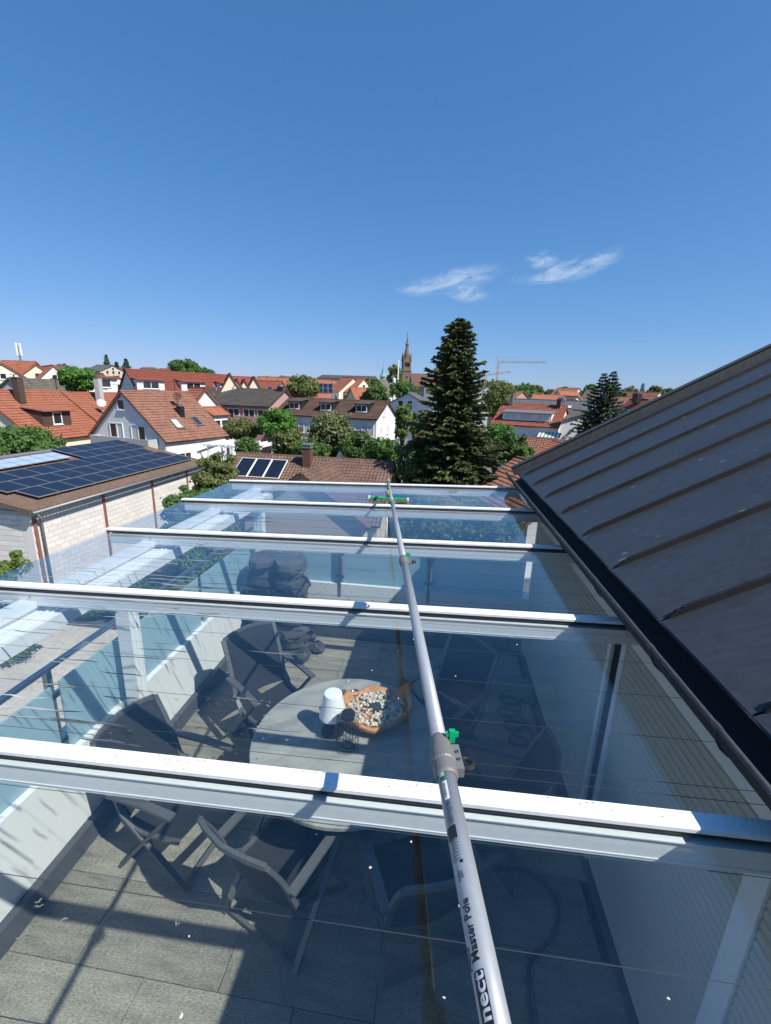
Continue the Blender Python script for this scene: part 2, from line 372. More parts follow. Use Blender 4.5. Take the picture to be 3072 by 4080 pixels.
# ------------------------------------------------------------------ terrace
ZF = -2.95
PX = -2.16; PY = 4.86                                   # inner faces of the left and far parapets
M['slab'] = rand_value(mat('weathered fibrous stone slab', (0.295, 0.272, 0.212), 0.8, var=(7.0, 0.8), col2=(0.13, 0.123, 0.102), stretch=(0.45, 1.9, 1), fine=(120, 0.45), bump=(26, 0.5, 0.004)), 0.86, 1.14, 0.012)
M['bed'] = mat('dark bedding', (0.03, 0.03, 0.03), 0.95)
t_ = MB(); t_.box(PX - 0.02, 1.16, -3.0, PY + 0.02, ZF - 0.30, ZF - 0.02)
floor = struct('terrace_floor', t_, M['bed'])
SW, SD = 0.80, 0.42
tm = MB(); b_ = 0.0018
tm.box(-SW / 2 + b_, SW / 2 - b_, -SD / 2 + b_, SD / 2 - b_, -0.028, -b_)
tm.v += [(-SW / 2 + 2.2 * b_, -SD / 2 + 2.2 * b_, 0), (SW / 2 - 2.2 * b_, -SD / 2 + 2.2 * b_, 0), (SW / 2 - 2.2 * b_, SD / 2 - 2.2 * b_, 0), (-SW / 2 + 2.2 * b_, SD / 2 - 2.2 * b_, 0)]
tm.f.append((8, 9, 10, 11))
for a, b, c, d in ((1, 5, 9, 8), (5, 7, 10, 9), (7, 3, 11, 10), (3, 1, 8, 11)): tm.f.append((a, b, c, d))
slab_me = tm.mesh('floor_slab', M['slab'])
for j in range(-1, 12):
    for i in range(0, 6):
        x = PX + 0.02 + (i + 0.5) * SW - (SW / 2 if j % 2 else 0); yy = 0.36 + j * SD
        if x < PX - 0.2 or x > 1.45 or yy > PY + 0.1: continue
        o = obj('floor_slab', slab_me, None, floor)
        o.location = (x, yy, ZF + random.uniform(-0.0015, 0.0015)); o.rotation_euler = (random.uniform(-.002, .002), random.uniform(-.002, .002), random.uniform(-.003, .003))

def parapet(name, label, body, upstand, org):
    p = thing(name, label, 'wall', org)
    obj('wall_body', body, M['render_white'], p, world=True)
    obj('upstand', upstand, M['bitumen'], p, world=True, label='dark bitumen upstand along the foot of the white parapet')
    return p
b = MB(); b.box(PX - 0.24, PX, -3.0, PY + 0.24, GZ + 0.2, -2.24)
u = MB(); u.box(PX + 0.001, PX + 0.035, -3.0, PY - 0.036, ZF - 0.02, -2.80); u.box(PX + 0.001, PX + 0.05, -3.0, PY - 0.036, -2.80, -2.785)
parapet('parapet_wall', 'low white parapet with dark foot under the teal glass railing on the left', b, u, (PX - 0.12, 1.0, ZF))
b = MB(); b.box(PX + 0.001, 1.16, PY, PY + 0.22, GZ + 0.2, -2.26)
u = MB(); u.box(PX + 0.04, 1.1, PY - 0.035, PY - 0.001, ZF - 0.02, -2.80); u.box(PX + 0.04, 1.1, PY - 0.05, PY - 0.001, -2.80, -2.785)
parapet('parapet_wall', 'low white parapet closing the far end of the terrace', b, u, (-0.5, PY + 0.1, ZF))

def railing(name, label, axis, c0, s0, s1, posts, zb, zt, zr, out, org):
    r = thing(name, label, 'railing', org)
    def pt(s, o, z): return (c0 + o, s, z) if axis == 'y' else (s, c0 + o, z)
    edges = [s0] + posts + [s1]
    for a, b in zip(edges[:-1], edges[1:]):
        p = MB(); q0 = pt(a + 0.03, -0.006, zb); q1 = pt(b - 0.03, 0.006, zt)
        p.box(min(q0[0], q1[0]), max(q0[0], q1[0]), min(q0[1], q1[1]), max(q0[1], q1[1]), zb, zt)
        obj('glass_panel', p, M['frost'], r, world=True)
    for s in posts:
        p = MB(); o = out * 0.04; c = pt(s, o, 0)
        p.box(c[0] - 0.017, c[0] + 0.017, c[1] - 0.017, c[1] + 0.017, zb - 0.16, zr)
        po = obj('post', p, M['steel'], r, world=True)
        for z in (zb + 0.08, zt - 0.08):
            cc = pt(s, out * 0.012, z); cl = MB()
            cl.box(cc[0] - 0.045, cc[0] + 0.045, cc[1] - 0.012, cc[1] + 0.012, z - 0.018, z + 0.018) if axis == 'x' else cl.box(cc[0] - 0.012, cc[0] + 0.012, cc[1] - 0.045, cc[1] + 0.045, z - 0.018, z + 0.018)
            obj('glass_clamp', cl, M['steel'], po, world=True)
    h = MB(); h.tube([pt(s0, out * 0.04, zr), pt(s1, out * 0.04, zr)], 0.021, 14)
    obj('handrail', h, M['steel'], r, smooth=True, world=True)
    return r
railing('glass_railing', 'teal satin glass railing with round steel handrail along the left side', 'y', PX - 0.05, -0.6, PY + 0.1, [0.35, 2.02, 3.65], -2.238, -1.75, -1.655, -1, (PX - 0.05, 1, -2.24))
railing('glass_railing', 'satin glass railing with steel posts at the far end of the terrace', 'x', PY + 0.05, PX + 0.05, 1.10, [-1.11, -0.03], -2.258, -1.80, -1.71, -1, (-0.5, PY + 0.05, -2.26))

# ------------------------------------------------------------------ glass canopy
TPHI = 0.0324; XL = -2.418; XR = 1.0; SP = 0.97835; Y5 = 0.9116
def sh(mb):                                             # the gentle fall of the roof to the left
    mb.v = [(x, y, z + TPHI * x) for x, y, z in mb.v]; return mb
can = thing('glass_canopy', 'flat glass terrace roof with white aluminium rafters', 'canopy', (-0.6, 2.4, -2.2))
for k in range(6):                                      # 0 = nearest (under the lens), 5 = farthest
    yc = Y5 - 0.024 + (k - 1) * SP
    r = MB(); r.box(XL + 0.035, XR, yc - 0.026, yc + 0.026, -1.058, -0.991)
    r.box(XL + 0.035, XR, yc - 0.031, yc + 0.031, -0.991, -0.9877); r.box(XL + 0.04, XR - 0.001, yc - 0.0275, yc + 0.0275, -1.050, -1.047)
    ro = obj('rafter', sh(r), M['white_alu'], can, world=True)
    s = MB(); s.box(XL + 0.006, XR, yc - 0.0205, yc + 0.0205, -0.9768, -0.9636)
    obj('rubber_seal', sh(s), M['rubber'], ro, world=True)
    c = MB(); L = XL; yy = yc
    prof = [(-0.024, -0.9635), (-0.024, -0.953), (-0.021, -0.950), (0.021, -0.950), (0.024, -0.953), (0.024, -0.9635)]
    c.prism([(L, yy + a, z) for a, z in prof], (XR - L, 0, 0))
    obj('cap_rail', sh(c), M['cap_alu'], ro, world=True)
    sc = MB()
    if k:
        sc.lathe([(0.006, 0), (0.006, 0.004), (0.003, 0.005)], (-2.06, 0, 0), 8); sc.v = [(x, yc - 0.0262 - z, -1.012 + y) for x, y, z in sc.v]
        obj('screw', sh(sc), M['steel'], ro, world=True)
    if k < 5:
        p = MB(); p.box(XL + 0.004, XR - 0.02, yc + 0.010, yc + SP - 0.010, -0.987, -0.977)
        po = obj('glass_pane', sh(p), M['glass'], can, world=True)
        th = MB()
        for q in (0.09, 0.13, 0.30, 0.5, 0.70, 0.9):
            y0 = yc + SP * q; th.box(XL + 0.25 + random.random() * 0.3, 0.93, y0 - 0.0007, y0 + 0.0007, -0.9768, -0.9762)
        obj('thread', sh(th), M['wire'], po, world=True)
bm_ = MB()
bm_.box(-2.125, -2.03, -2.5, PY - 0.03, -1.135, -1.100); bm_.box(-2.122, -2.05, -2.5, PY - 0.033, -1.16, -1.1352)
bo = obj('front_beam', bm_, M['white_alu'], can, world=True)
b2 = MB(); b2.box(-2.115, -1.905, -2.5, PY - 0.031, -1.235, -1.1602)
obj('gutter_box', b2, M['white_alu'], bo, world=True)
b3 = MB()
for q in (-1.985, -1.955): b3.box(q, q + 0.008, -2.5, PY - 0.035, -1.160, -1.150)
obj('gutter_lip', b3, M['white_alu'], bo, world=True)
for yc in (0.15, 2.50, 4.78):
    p = MB(); p.box(-2.115, -2.015, yc - 0.05, yc + 0.05, -2.238, -1.2352)
    for q in (-0.02, 0.02): p.box(-2.0152, -2.011, yc + q - 0.006, yc + q + 0.006, -2.235, -1.24)
    po = obj('post', p, M['white_alu'], can, world=True)
    f = MB(); f.box(-2.13, -2.0, yc - 0.065, yc + 0.065, -2.2395, -2.232); obj('base_plate', f, M['steel'], po, world=True)
wp = MB(); wp.box(0.925, 1.115, -2.5, 4.84, -1.055, -1.022); wp.box(0.925, 0.94, -2.5, 4.84, -1.075, -1.0552); wp.box(1.02, 1.115, -2.5, 4.84, -1.13, -1.0552)
obj('wall_profile', wp, M['white_alu'], can, world=True)
# rain left by the wash: flat tear-shaped ridges of water and specks of dirt on the panes
M['water'] = mat('water', (1, 1, 1), 0.0, trans=1.0); M['water'].node_tree.nodes['Principled BSDF'].inputs['IOR'].default_value = 1.33
wt = MB(); rnd = random.Random(3)
def ridge(x, y, lx, ly, h, a=0.0):
    n, m_ = 10, 4; base = len(wt.v); ca, sa = math.cos(a), math.sin(a)
    wob = rnd.uniform(0, 6); amp = ly * 1.2
    for i in range(n + 1):
        s = i / n * 2 - 1; e = max(1 - s * s, 0.0) ** 0.5
        off = amp * math.sin(s * 4 + wob) * 0.6
        for j in range(m_ + 1):
            q = j / m_ * 2 - 1; dx, dy = s * lx, q * ly * e + off
            wt.v.append((x + dx * ca - dy * sa, y + dx * sa + dy * ca, -0.9767 + h * e * (1 - q * q)))
    for i in range(n):
        for j in range(m_): k = base + i * (m_ + 1) + j; wt.f.append((k, k + m_ + 1, k + m_ + 2, k + 1))
for k in range(5):
    y0 = Y5 - 0.024 + (k - 1) * SP + 0.05; y1 = y0 + SP - 0.10
    if k == 0: y0 += 0.35
    for i in range((10, 70, 70, 45, 25)[k]):
        x = rnd.uniform(XL + 0.05, -0.95 if k < 4 else -1.2); x = x if rnd.random() > .18 or k == 0 else rnd.uniform(XL + 0.05, -0.3)
        if -2.3 < x < -1.7 and rnd.random() < .75: continue
        ridge(x, rnd.uniform(y0, y1), rnd.uniform(0.03, 0.20), rnd.uniform(0.0018, 0.0042), rnd.uniform(0.0003, 0.0008), rnd.uniform(-.04, .04))
    for i in range(46):
        ridge(rnd.gauss(-0.75 + 0.12 * k, 0.16), rnd.uniform(y0, y0 + 0.25), rnd.uniform(0.003, 0.010), rnd.uniform(0.0012, 0.003), rnd.uniform(0.0005, 0.0014), rnd.uniform(-.5, 1.2))
for i in range(110): ridge(rnd.uniform(-1.95, -1.2), rnd.uniform(3.95, 4.72), rnd.uniform(0.008, 0.05), rnd.uniform(0.0018, 0.004), rnd.uniform(0.0006, 0.0016), rnd.uniform(-.5, .5))
wo = obj('water_ridges', sh(wt), M['water'], can, smooth=True, world=True, kind='stuff')
M['petal'] = mat('pale specks', (0.62, 0.55, 0.40), 0.8)
sp = MB()
for i in range(46):
    x, y = rnd.uniform(-0.6, 0.9), rnd.choice((rnd.uniform(0.15, 0.8), rnd.uniform(1.0, 1.75), rnd.uniform(2.0, 4.6))); s_ = rnd.uniform(0.0012, 0.0036)
    sp.blob((x, y, -0.9763), s_, s_ * rnd.uniform(.6, 1.4), s_ * 0.4, 6, 4, 0.5, i)
obj('dirt_specks', sh(sp), M['petal'], can, world=True, kind='stuff')

M['grime'] = mat('dark grime', (0.11, 0.10, 0.09), 0.9)
sp = MB()
for i in range(420):
    k = rnd.choice((1, 1, 1, 2, 3)); x = rnd.choice((rnd.uniform(XL, 0.9), rnd.uniform(-1.6, 0.1))); y = Y5 - 0.024 + (k - 1) * SP + rnd.choice((rnd.uniform(-.019, .019), abs(rnd.gauss(0, .5)) * -.012 + .019)); s_ = rnd.choice((0.0006, 0.0008, 0.0012, 0.0018))
    sp.blob((x, y, -0.9499), s_ * rnd.uniform(1, 1.8), s_, 0.0003, 5, 4, 0.6, i)
obj('cap_grime', sh(sp), M['grime'], can, world=True, kind='stuff')

# ------------------------------------------------------------------ the house with the metal roof
house = thing('house', 'house with dark standing seam metal roof beside the glass canopy', 'house', (4.0, 1.0, GZ))
EX, EZ = 0.872, -0.797; TH = 0.519; SS = 0.515; YS = 4.716
sd = V((math.cos(TH), 0, math.sin(TH))); nd = V((-math.sin(TH), 0, math.cos(TH))); RL = 5.2
E0 = V((EX, 0, EZ))
seams = [YS - i * SS for i in range(0, 16)]
edges = [YS + 0.27] + seams
for i in range(len(edges) - 1):
    a, b = edges[i + 1] + 0.004, edges[i] - 0.004
    p = MB(); nx = 10
    for q in range(nx + 1):
        for jj in range(5):
            yy = a + (b - a) * jj / 4; dz = 0.007 * math.sin(jj / 4 * math.pi) * (0.5 + 0.9 * mnoise.noise(V((q * 0.9, i * 3.1, 0))))
            p.v.append(tuple(E0 + sd * (RL * q / nx) + V((0, yy, 0)) + nd * dz))
    for q in range(nx):
        for jj in range(4): k = q * 5 + jj; p.f.append((k, k + 5, k + 6, k + 1))
    p.boxv(E0 + V((0, (a + b) / 2, 0)) - nd * 0.012, sd * 0.006, V((0, (b - a) / 2, 0)), nd * 0.011)
    so_ = obj('roof_sheet', p, M['zinc'], house, smooth=False, world=True)
    s = MB(); yy = edges[i + 1]
    prof = [E0 + sd * 0.03, E0 + sd * 0.035 + nd * 0.008, E0 + sd * 0.065 + nd * 0.021, E0 + sd * RL + nd * 0.021, E0 + sd * RL]
    s.prism([q + V((0, yy - 0.007, 0)) for q in prof], (0, 0.014, 0))
    s.boxv(E0 + sd * (RL / 2 + 0.045) + nd * 0.0225 + V((0, yy, 0)), sd * (RL / 2 - 0.045), V((0, 0.0075, 0)), nd * 0.003)
    obj('standing_seam', s, M['seam'], so_, world=True)
v = MB(); yv = YS + 0.27
v.boxv(E0 + sd * (RL / 2 - 0.02) + nd * 0.03 + V((0, yv + 0.03, 0)), sd * (RL / 2 + 0.02), V((0, 0.028, 0)), nd * 0.045)
v.boxv(E0 + sd * (RL / 2 - 0.02) + nd * 0.078 + V((0, yv + 0.03, 0)), sd * (RL / 2 + 0.02), V((0, 0.042, 0)), nd * 0.004)
obj('verge_flashing', v, M['flash'], house, world=True)
# gutter: open half round trough with a rolled front bead
gt = MB(); GXc, GZc, GR = 0.845, -0.800, 0.092; y0, y1 = -2.6, 5.0
prof = [(math.cos(a), math.sin(a)) for a in [math.pi + math.pi * i / 12 for i in range(13)]]
for yy in (y0, y1):
    for rr in (GR, GR - 0.004):
        for ca, sa in prof: gt.v.append((GXc + rr * ca, yy, GZc + rr * sa))
for i in range(12):
    a = i; gt.f.append((a, a + 1, 26 + a + 1, 26 + a)); gt.f.append((13 + a + 1, 13 + a, 39 + a, 39 + a + 1))
    gt.f.append((a, 13 + a, 14 + a, a + 1)); gt.f.append((26 + a, 27 + a, 40 + a, 39 + a))
go = obj('gutter', gt, M['gutter_in'], house, world=True)
gb = MB(); gb.tube([(GXc - GR, y0, GZc + 0.002), (GXc - GR, y1, GZc + 0.002)], 0.0082, 10); obj('gutter_bead', gb, M['gutter'], go, smooth=True, world=True)
for yy in (1.05, 1.42, 2.0, 2.62, 3.2, 3.75, 4.3):
    j = MB(); j.tube([(GXc - GR, yy - 0.014, GZc + 0.002), (GXc - GR, yy + 0.014, GZc + 0.002)], 0.0100, 10)
    j.tube([(GXc - GR * 1.02 * math.cos(a), yy, GZc - GR * 1.03 * math.sin(a)) for a in [0.1 + i * 0.3 for i in range(7)]], 0.004, 6)
    obj('gutter_bracket', j, M['gutter'], go, world=True)
fs = MB(); fs.box(0.955, 0.985, -2.6, 4.96, -1.02, -0.83); fs.box(0.985, 1.135, -2.6, 4.94, -1.02, -0.98)
obj('fascia', fs, M['gutter_in'], house, world=True)
wl = MB(); wl.box(1.16, 7.5, -6, 4.9, GZ, -1.02); obj('wall', wl, M['render_white'], house, world=True)
ga = MB(); ga.prism([(1.16, 4.88, -1.02), (5.3, 4.88, 1.55), (7.5, 4.88, 1.55), (7.5, 4.88, -1.02)], (0, -0.2, 0)); obj('gable_wall', ga, M['render_white'], house, world=True)
# roller shutters of the terrace doors: single slats between white guide rails
sl_ = MB(); hh = 0.0225
def slat_mesh(L):
    s = MB(); pr = [(0.0, -hh), (-0.006, -hh + 0.004), (-0.0085, -0.004), (-0.0085, 0.004), (-0.006, hh - 0.005), (0.0, hh - 0.001)]
    s.prism([(x, -L / 2, z) for x, z in pr], (0, L, 0)); return s.mesh('slat', M['shutter'])
for (a, b) in ((-0.35, 1.185), (1.285, 2.37), (2.605, 4.78)):
    sm = slat_mesh(b - a)
    shu = obj('roller_shutter', MB().box(1.142, 1.158, a, b, ZF + 0.02, -1.135), M['near_black'], house, world=True)
    z = ZF + 0.07
    while z < -1.16:
        o = obj('slat', sm, None, shu); o.location = V((1.14, (a + b) / 2, z)) - ORI[house.name]; z += 2 * hh
for (a, b) in ((1.19, 1.28), (2.375, 2.425), (2.555, 2.60), (4.785, 4.84)):
    p = MB(); p.box(1.122, 1.142, a, b, ZF, -1.1302); obj('guide_rail', p, M['white_alu'], house, world=True)
p = MB(); p.box(1.150, 1.158, 2.426, 2.554, ZF, -1.135); obj('shade_strip', p, M['near_black'], house, world=True)  # near-black board: the shade of the gap is put into its colour
p = MB(); p.box(1.105, 1.15, -0.4, 4.84, ZF, ZF + 0.025); obj('door_sill', p, M['alu_grey'], house, world=True)
bd = MB(); bd.box(PX - 0.239, 1.15, -6, PY + 0.2, GZ, ZF - 0.302); obj('lower_storey', bd, M['render_white'], house, world=True)
# ------------------------------------------------------------------ terrace furniture
ZT = -2.25; TC = V((-0.49, 2.43, 0)); TR = 0.64
M['table_top'] = mat('grey stone table top', (0.40, 0.39, 0.355), 0.55, var=(3.2, 0.9), col2=(0.22, 0.222, 0.21), stretch=(1, 3.5, 1), fine=(30, 0.10), bump=(14, 0.25, 0.006))
tb = thing('round_table', 'large round grey stone topped table under the glass', 'table', (TC.x, TC.y, ZF))
h_ = ZT - ZF
q = MB(); q.lathe([(TR - 0.012, h_ - 0.034), (TR, h_ - 0.028), (TR, h_ - 0.006), (TR - 0.006, h_)], n=64); to = obj('table_top', q, M['table_top'], tb)
to.rotation_euler = (0, 0, RAD(35))
q = MB(); q.lathe([(0.05, 0.03), (0.045, 0.1), (0.045, h_ - 0.06), (0.09, h_ - 0.035)], n=20); obj('column', q, M['alu_grey'], tb, smooth=True)
for i in range(4):
    a = RAD(45 + 90 * i); q = MB(); q.bar((0, 0, 0.045), (0.42 * math.cos(a), 0.42 * math.sin(a), 0.022), 0.06, 0.03); obj('foot', q, M['alu_grey'], tb)

# a reclining-back sling chair with flat grey arms; x = width, +y = facing
def make_chair():
    c = thing('garden_chair', 'x', 'chair')
    Wd = 0.255
    back = [(-0.19, 0.39), (-0.225, 0.50), (-0.265, 0.64), (-0.325, 0.80), (-0.40, 0.96)]
    seat = [(-0.19, 0.39), (-0.05, 0.365), (0.12, 0.375), (0.25, 0.41)]
    def sling(pts, wdt, bow):
        s = MB(); n = 8
        for y, z in pts:
            for i in range(n + 1):
                u = i / n * 2 - 1; s.v.append((u * wdt, y - bow[0] * (1 - u * u), z - bow[1] * (1 - u * u)))
        k = n + 1
        for i in range(len(pts) - 1):
            for j in range(n): a = i * k + j; s.f.append((a, a + 1, a + k + 1, a + k))
        top = len(s.v)
        s.v += [(x, y - 0.003, z - 0.004) for x, y, z in s.v[:top]]
        s.f += [tuple(i + top for i in f)[::-1] for f in s.f]
        return s
    obj('backrest', sling(back, Wd - 0.01, (0.05, 0.0)), M['textile'], c, smooth=True)
    obj('seat', sling(seat, Wd - 0.01, (0.0, 0.025)), M['textile'], c, smooth=True)
    tp = MB(); P = [(-Wd, -0.40, 0.96), (-Wd * 0.6, -0.432, 0.975), (0, -0.455, 0.98), (Wd * 0.6, -0.432, 0.975), (Wd, -0.40, 0.96)]
    for a, b in zip(P[:-1], P[1:]): tp.bar(a, b, 0.022, 0.03)
    obj('top_rail', tp, M['alu_grey'], c)
    for s in (-1, 1):
        x = s * (Wd + 0.006)
        f = MB()
        for a, b in zip(back[:-1], back[1:]): f.bar((x, *a), (x, *b), 0.024, 0.036, (1, 0, 0))
        for a, b in zip(seat[:-1], seat[1:]): f.bar((x, *a), (x, *b), 0.022, 0.03, (1, 0, 0))
        obj('side_frame', f, M['alu_grey'], c)
        x2 = s * (Wd + 0.034)
        a_ = MB(); a_.bar((x2, -0.27, 0.635), (x2, 0.02, 0.655), 0.052, 0.022); a_.bar((x2, 0.02, 0.655), (x2, 0.25, 0.645), 0.052, 0.022)
        obj('armrest', a_, M['alu_grey'], c)
        l = MB(); l.bar((x2, 0.22, 0.635), (x2, -0.26, 0.01), 0.022, 0.036, (1, 0, 0)); obj('leg', l, M['alu_grey'], c)
        l = MB(); l.bar((x + s * 0.005, -0.215, 0.47), (x + s * 0.005, 0.27, 0.01), 0.022, 0.036, (1, 0, 0)); obj('leg', l, M['alu_grey'], c)
        k = MB(); k.lathe([(0.02, -0.008), (0.02, 0.008)], n=12); k.v = [(x2 - s * 0.018 + z, y - 0.02, 0.315 + xx) for xx, y, z in k.v]; obj('pivot', k, M['black'], c)
    st = MB(); st.bar((-Wd - 0.03, -0.245, 0.03), (Wd + 0.03, -0.245, 0.03), 0.022, 0.032); obj('stretcher', st, M['alu_grey'], c)
    st = MB(); st.bar((-Wd, 0.255, 0.03), (Wd, 0.255, 0.03), 0.022, 0.032); obj('stretcher', st, M['alu_grey'], c)
    return c
proto = make_chair()
spots = [(-0.73, 1.86, -23, 'charcoal sling chair nearest the camera, its back turned to the front rafter'),
         (-1.55, 2.11, -101, 'charcoal sling chair between the table and the left parapet, back to the railing'),
         (-1.30, 3.12, -128, 'charcoal sling chair left behind the table beside the slate stack'),
         (0.18, 3.22, 142, 'charcoal sling chair in the shade right behind the wooden bowl'),
         (0.42, 2.36, 82, 'charcoal sling chair on the shaded side of the table by the shutters'),
         (0.02, 1.86, 26, 'charcoal sling chair in deep shade at the front right of the table')]
for i, (x, y, a, lb) in enumerate(spots):
    o = proto if i == 0 else copy_tree(proto)
    o.location = (x, y, ZF); o.rotation_euler = (0, 0, RAD(a)); o.scale = (0.92, 0.92, 0.90); tag(o, lb, 'chair', 'sling chairs round the table')

# --- on the table
M['lamp_white'] = mat('white plastic shade', (0.86, 0.87, 0.88), 0.35)
lm = thing('table_lamp', 'white bucket shaped table lamp on a dark round base', 'lamp', (-0.605, 2.47, ZT))
q = MB(); q.lathe([(0.078, 0), (0.080, 0.006), (0.078, 0.014), (0.02, 0.018)], n=32); obj('base', q, M['black'], lm, smooth=False)
q = MB(); q.tube([(0, 0, 0.015), (0, 0, 0.23)], 0.008, 12); obj('stem', q, M['black'], lm, smooth=True)
q = MB(); q.lathe([(0.090, 0.135), (0.0925, 0.135), (0.060, 0.305), (0.054, 0.3095), (0.02, 0.311)], n=72); obj('shade', q, M['lamp_white'], lm, smooth=False)
ln = thing('wire_lantern', 'black wire cage lantern with glass candle holder in front of the lamp', 'lantern', (-0.475, 2.345, ZT))
q = MB()
for i in range(20):
    a = 2 * math.pi * i / 20; ca, sa = math.cos(a), math.sin(a)
    q.tube([(0.045 * ca, 0.045 * sa, 0.004), (0.066 * ca, 0.066 * sa, 0.006), (0.072 * ca, 0.072 * sa, 0.02), (0.072 * ca, 0.072 * sa, 0.225), (0.066 * ca, 0.066 * sa, 0.243), (0.045 * ca, 0.045 * sa, 0.246)], 0.0014, 5)
for z in (0.12,): q.tube([(0.072 * math.cos(i * math.pi / 16), 0.072 * math.sin(i * math.pi / 16), z) for i in range(33)], 0.0013, 5)
obj('wire_cage', q, M['black'], ln)
q = MB(); q.lathe([(0.046, 0), (0.048, 0.008), (0.044, 0.012)], n=28); obj('base', q, M['black'], ln)
q = MB(); q.lathe([(0.044, 0.235), (0.046, 0.262), (0.043, 0.268), (0.02, 0.269)], n=28); obj('lid', q, M['black'], ln)
M['thin_glass'] = pane_glass('thin glass', (0.95, 0.97, 0.97), 1.45)
q = MB(); q.lathe([(0.03, 0.013), (0.034, 0.03), (0.034, 0.09), (0.033, 0.09), (0.03, 0.02)], n=20); obj('candle_glass', q, M['thin_glass'], ln, smooth=True)
# root wood bowl
M['wood'] = mat('orange root wood', (0.60, 0.285, 0.105), 0.55, var=(7, 0.9), col2=(0.36, 0.15, 0.05), stretch=(1, 1, 2.5), fine=(40, 0.2), bump=(16, 0.6, 0.01))
bwl = thing('wooden_bowl', 'rough orange root wood bowl filled with pale pebbles', 'bowl', (-0.335, 2.655, ZT), RAD(24)); bwl.scale = (1.1, 1.12, 1.1)
q = MB(); NB = 48
def rimr(a, k): return 1 + 0.05 * math.sin(3 * a + 1) + 0.035 * math.sin(7 * a + 2.0 + k) + 0.02 * math.sin(13 * a)
tip = lambda a, c, w_: math.exp(-(((a - c + math.pi) % (2 * math.pi) - math.pi) / w_) ** 2)
prof = [(0.60, 0.0, 0), (0.82, 0.02, 0), (0.97, 0.055, .5), (1.0, 0.085, 1), (0.955, 0.096, 1.3), (0.88, 0.088, 1.3), (0.82, 0.066, .6), (0.4, 0.060, 0)]
for (kr, z, kk) in prof:
    for i in range(NB):
        a = 2 * math.pi * i / NB; rr = rimr(a, kk); tt = 1 + (0.20 * tip(a, 0.42, 0.16) + 0.12 * tip(a, 2.2, 0.10) + 0.30 * tip(a, 2.75, 0.18)) * min(kk, 1)
        zz = z + min(kk, 1) * (0.060 * tip(a, 0.42, 0.2) + 0.018 * tip(a, 2.2, 0.12) + 0.012 * math.sin(5 * a + 1))
        q.v.append((0.245 * kr * rr * tt * math.cos(a), 0.190 * kr * rr * tt * math.sin(a), zz))
for i in range(len(prof) - 1):
    for k in range(NB): a = i * NB + k; b = i * NB + (k + 1) % NB; q.f.append((a, b, b + NB, a + NB))
q.f.append(tuple(range(NB))[::-1]); q.f.append(tuple((len(prof) - 1) * NB + k for k in range(NB)))
obj('bowl_body', q, M['wood'], bwl, smooth=True)
M['pebble'] = rand_value(mat('pale pebble', (0.66, 0.575, 0.47), 0.8, var=(30, 0.4), col2=(0.42, 0.38, 0.33)), 0.62, 1.2)
pm = [MB().blob((0, 0, 0), 0.0125, 0.0095, 0.0075, 8, 5, 0.28, s).mesh('pebble', M['pebble'], True) for s in range(5)]
rnd = random.Random(5); cnt = 0
while cnt < 290:
    u_, v_ = rnd.uniform(-1, 1), rnd.uniform(-1, 1)
    if u_ * u_ + v_ * v_ > 1: continue
    if cnt > 60 and (u_ * 0.19) ** 2 + (v_ * 0.15) ** 2 < 0.034 ** 2: continue
    o = obj('pebble', rnd.choice(pm), None, bwl); o.location = (u_ * 0.192, v_ * 0.150, 0.066 + 0.012 * rnd.random() + 0.006 * (1 - u_ * u_ - v_ * v_))
    o.rotation_euler = (rnd.uniform(-.6, .6), rnd.uniform(-.6, .6), rnd.uniform(0, 6.28)); s_ = rnd.uniform(0.9, 1.35); o.scale = (s_, s_, s_); cnt += 1
q = MB(); q.lathe([(0.033, 0.06), (0.034, 0.090), (0.031, 0.094), (0.029, 0.092), (0.01, 0.0915)], (0.0, 0.0, 0), n=24); obj('burner_lid', q, mat('smoked lid', (0.10, 0.12, 0.14), 0.18, 0.6), bwl)
M['amber'] = mat('amber glass', (0.85, 0.55, 0.22), 0.05, trans=0.85)
for i, (x, y, lb) in enumerate(((-0.60, 2.765, 'small amber glass tumbler behind the lamp, left one of the pair'), (-0.515, 2.785, 'small amber glass tumbler right beside the wooden bowl'))):
    q = MB(); q.lathe([(0.030, 0), (0.036, 0.004), (0.037, 0.088), (0.0345, 0.088), (0.0335, 0.012), (0.01, 0.009)], n=28)
    o = single('glass_tumbler', q, M['amber'], lb, 'glass', 'amber tumblers on the table', (0, 0, 0), True); o.location = (x, y, ZT)
M['lava'] = mat('brown lava stone', (0.075, 0.055, 0.05), 0.9, var=(40, 0.6), col2=(0.12, 0.09, 0.075), bump=(60, 0.6, 0.004))
for i, (x, y, lb) in enumerate(((-0.665, 2.715, 'dark stone ball directly behind the lamp shade'), (-0.705, 2.665, 'dark stone ball nearest the table edge, left of the lamp'))):
    q = MB().blob((0, 0, 0.027), 0.029, 0.029, 0.027, 14, 10, 0.06, i)
    o = single('stone_ball', q, M['lava'], lb, 'ball', 'stone balls on the table', (0, 0, 0), True); o.location = (x, y, ZT)
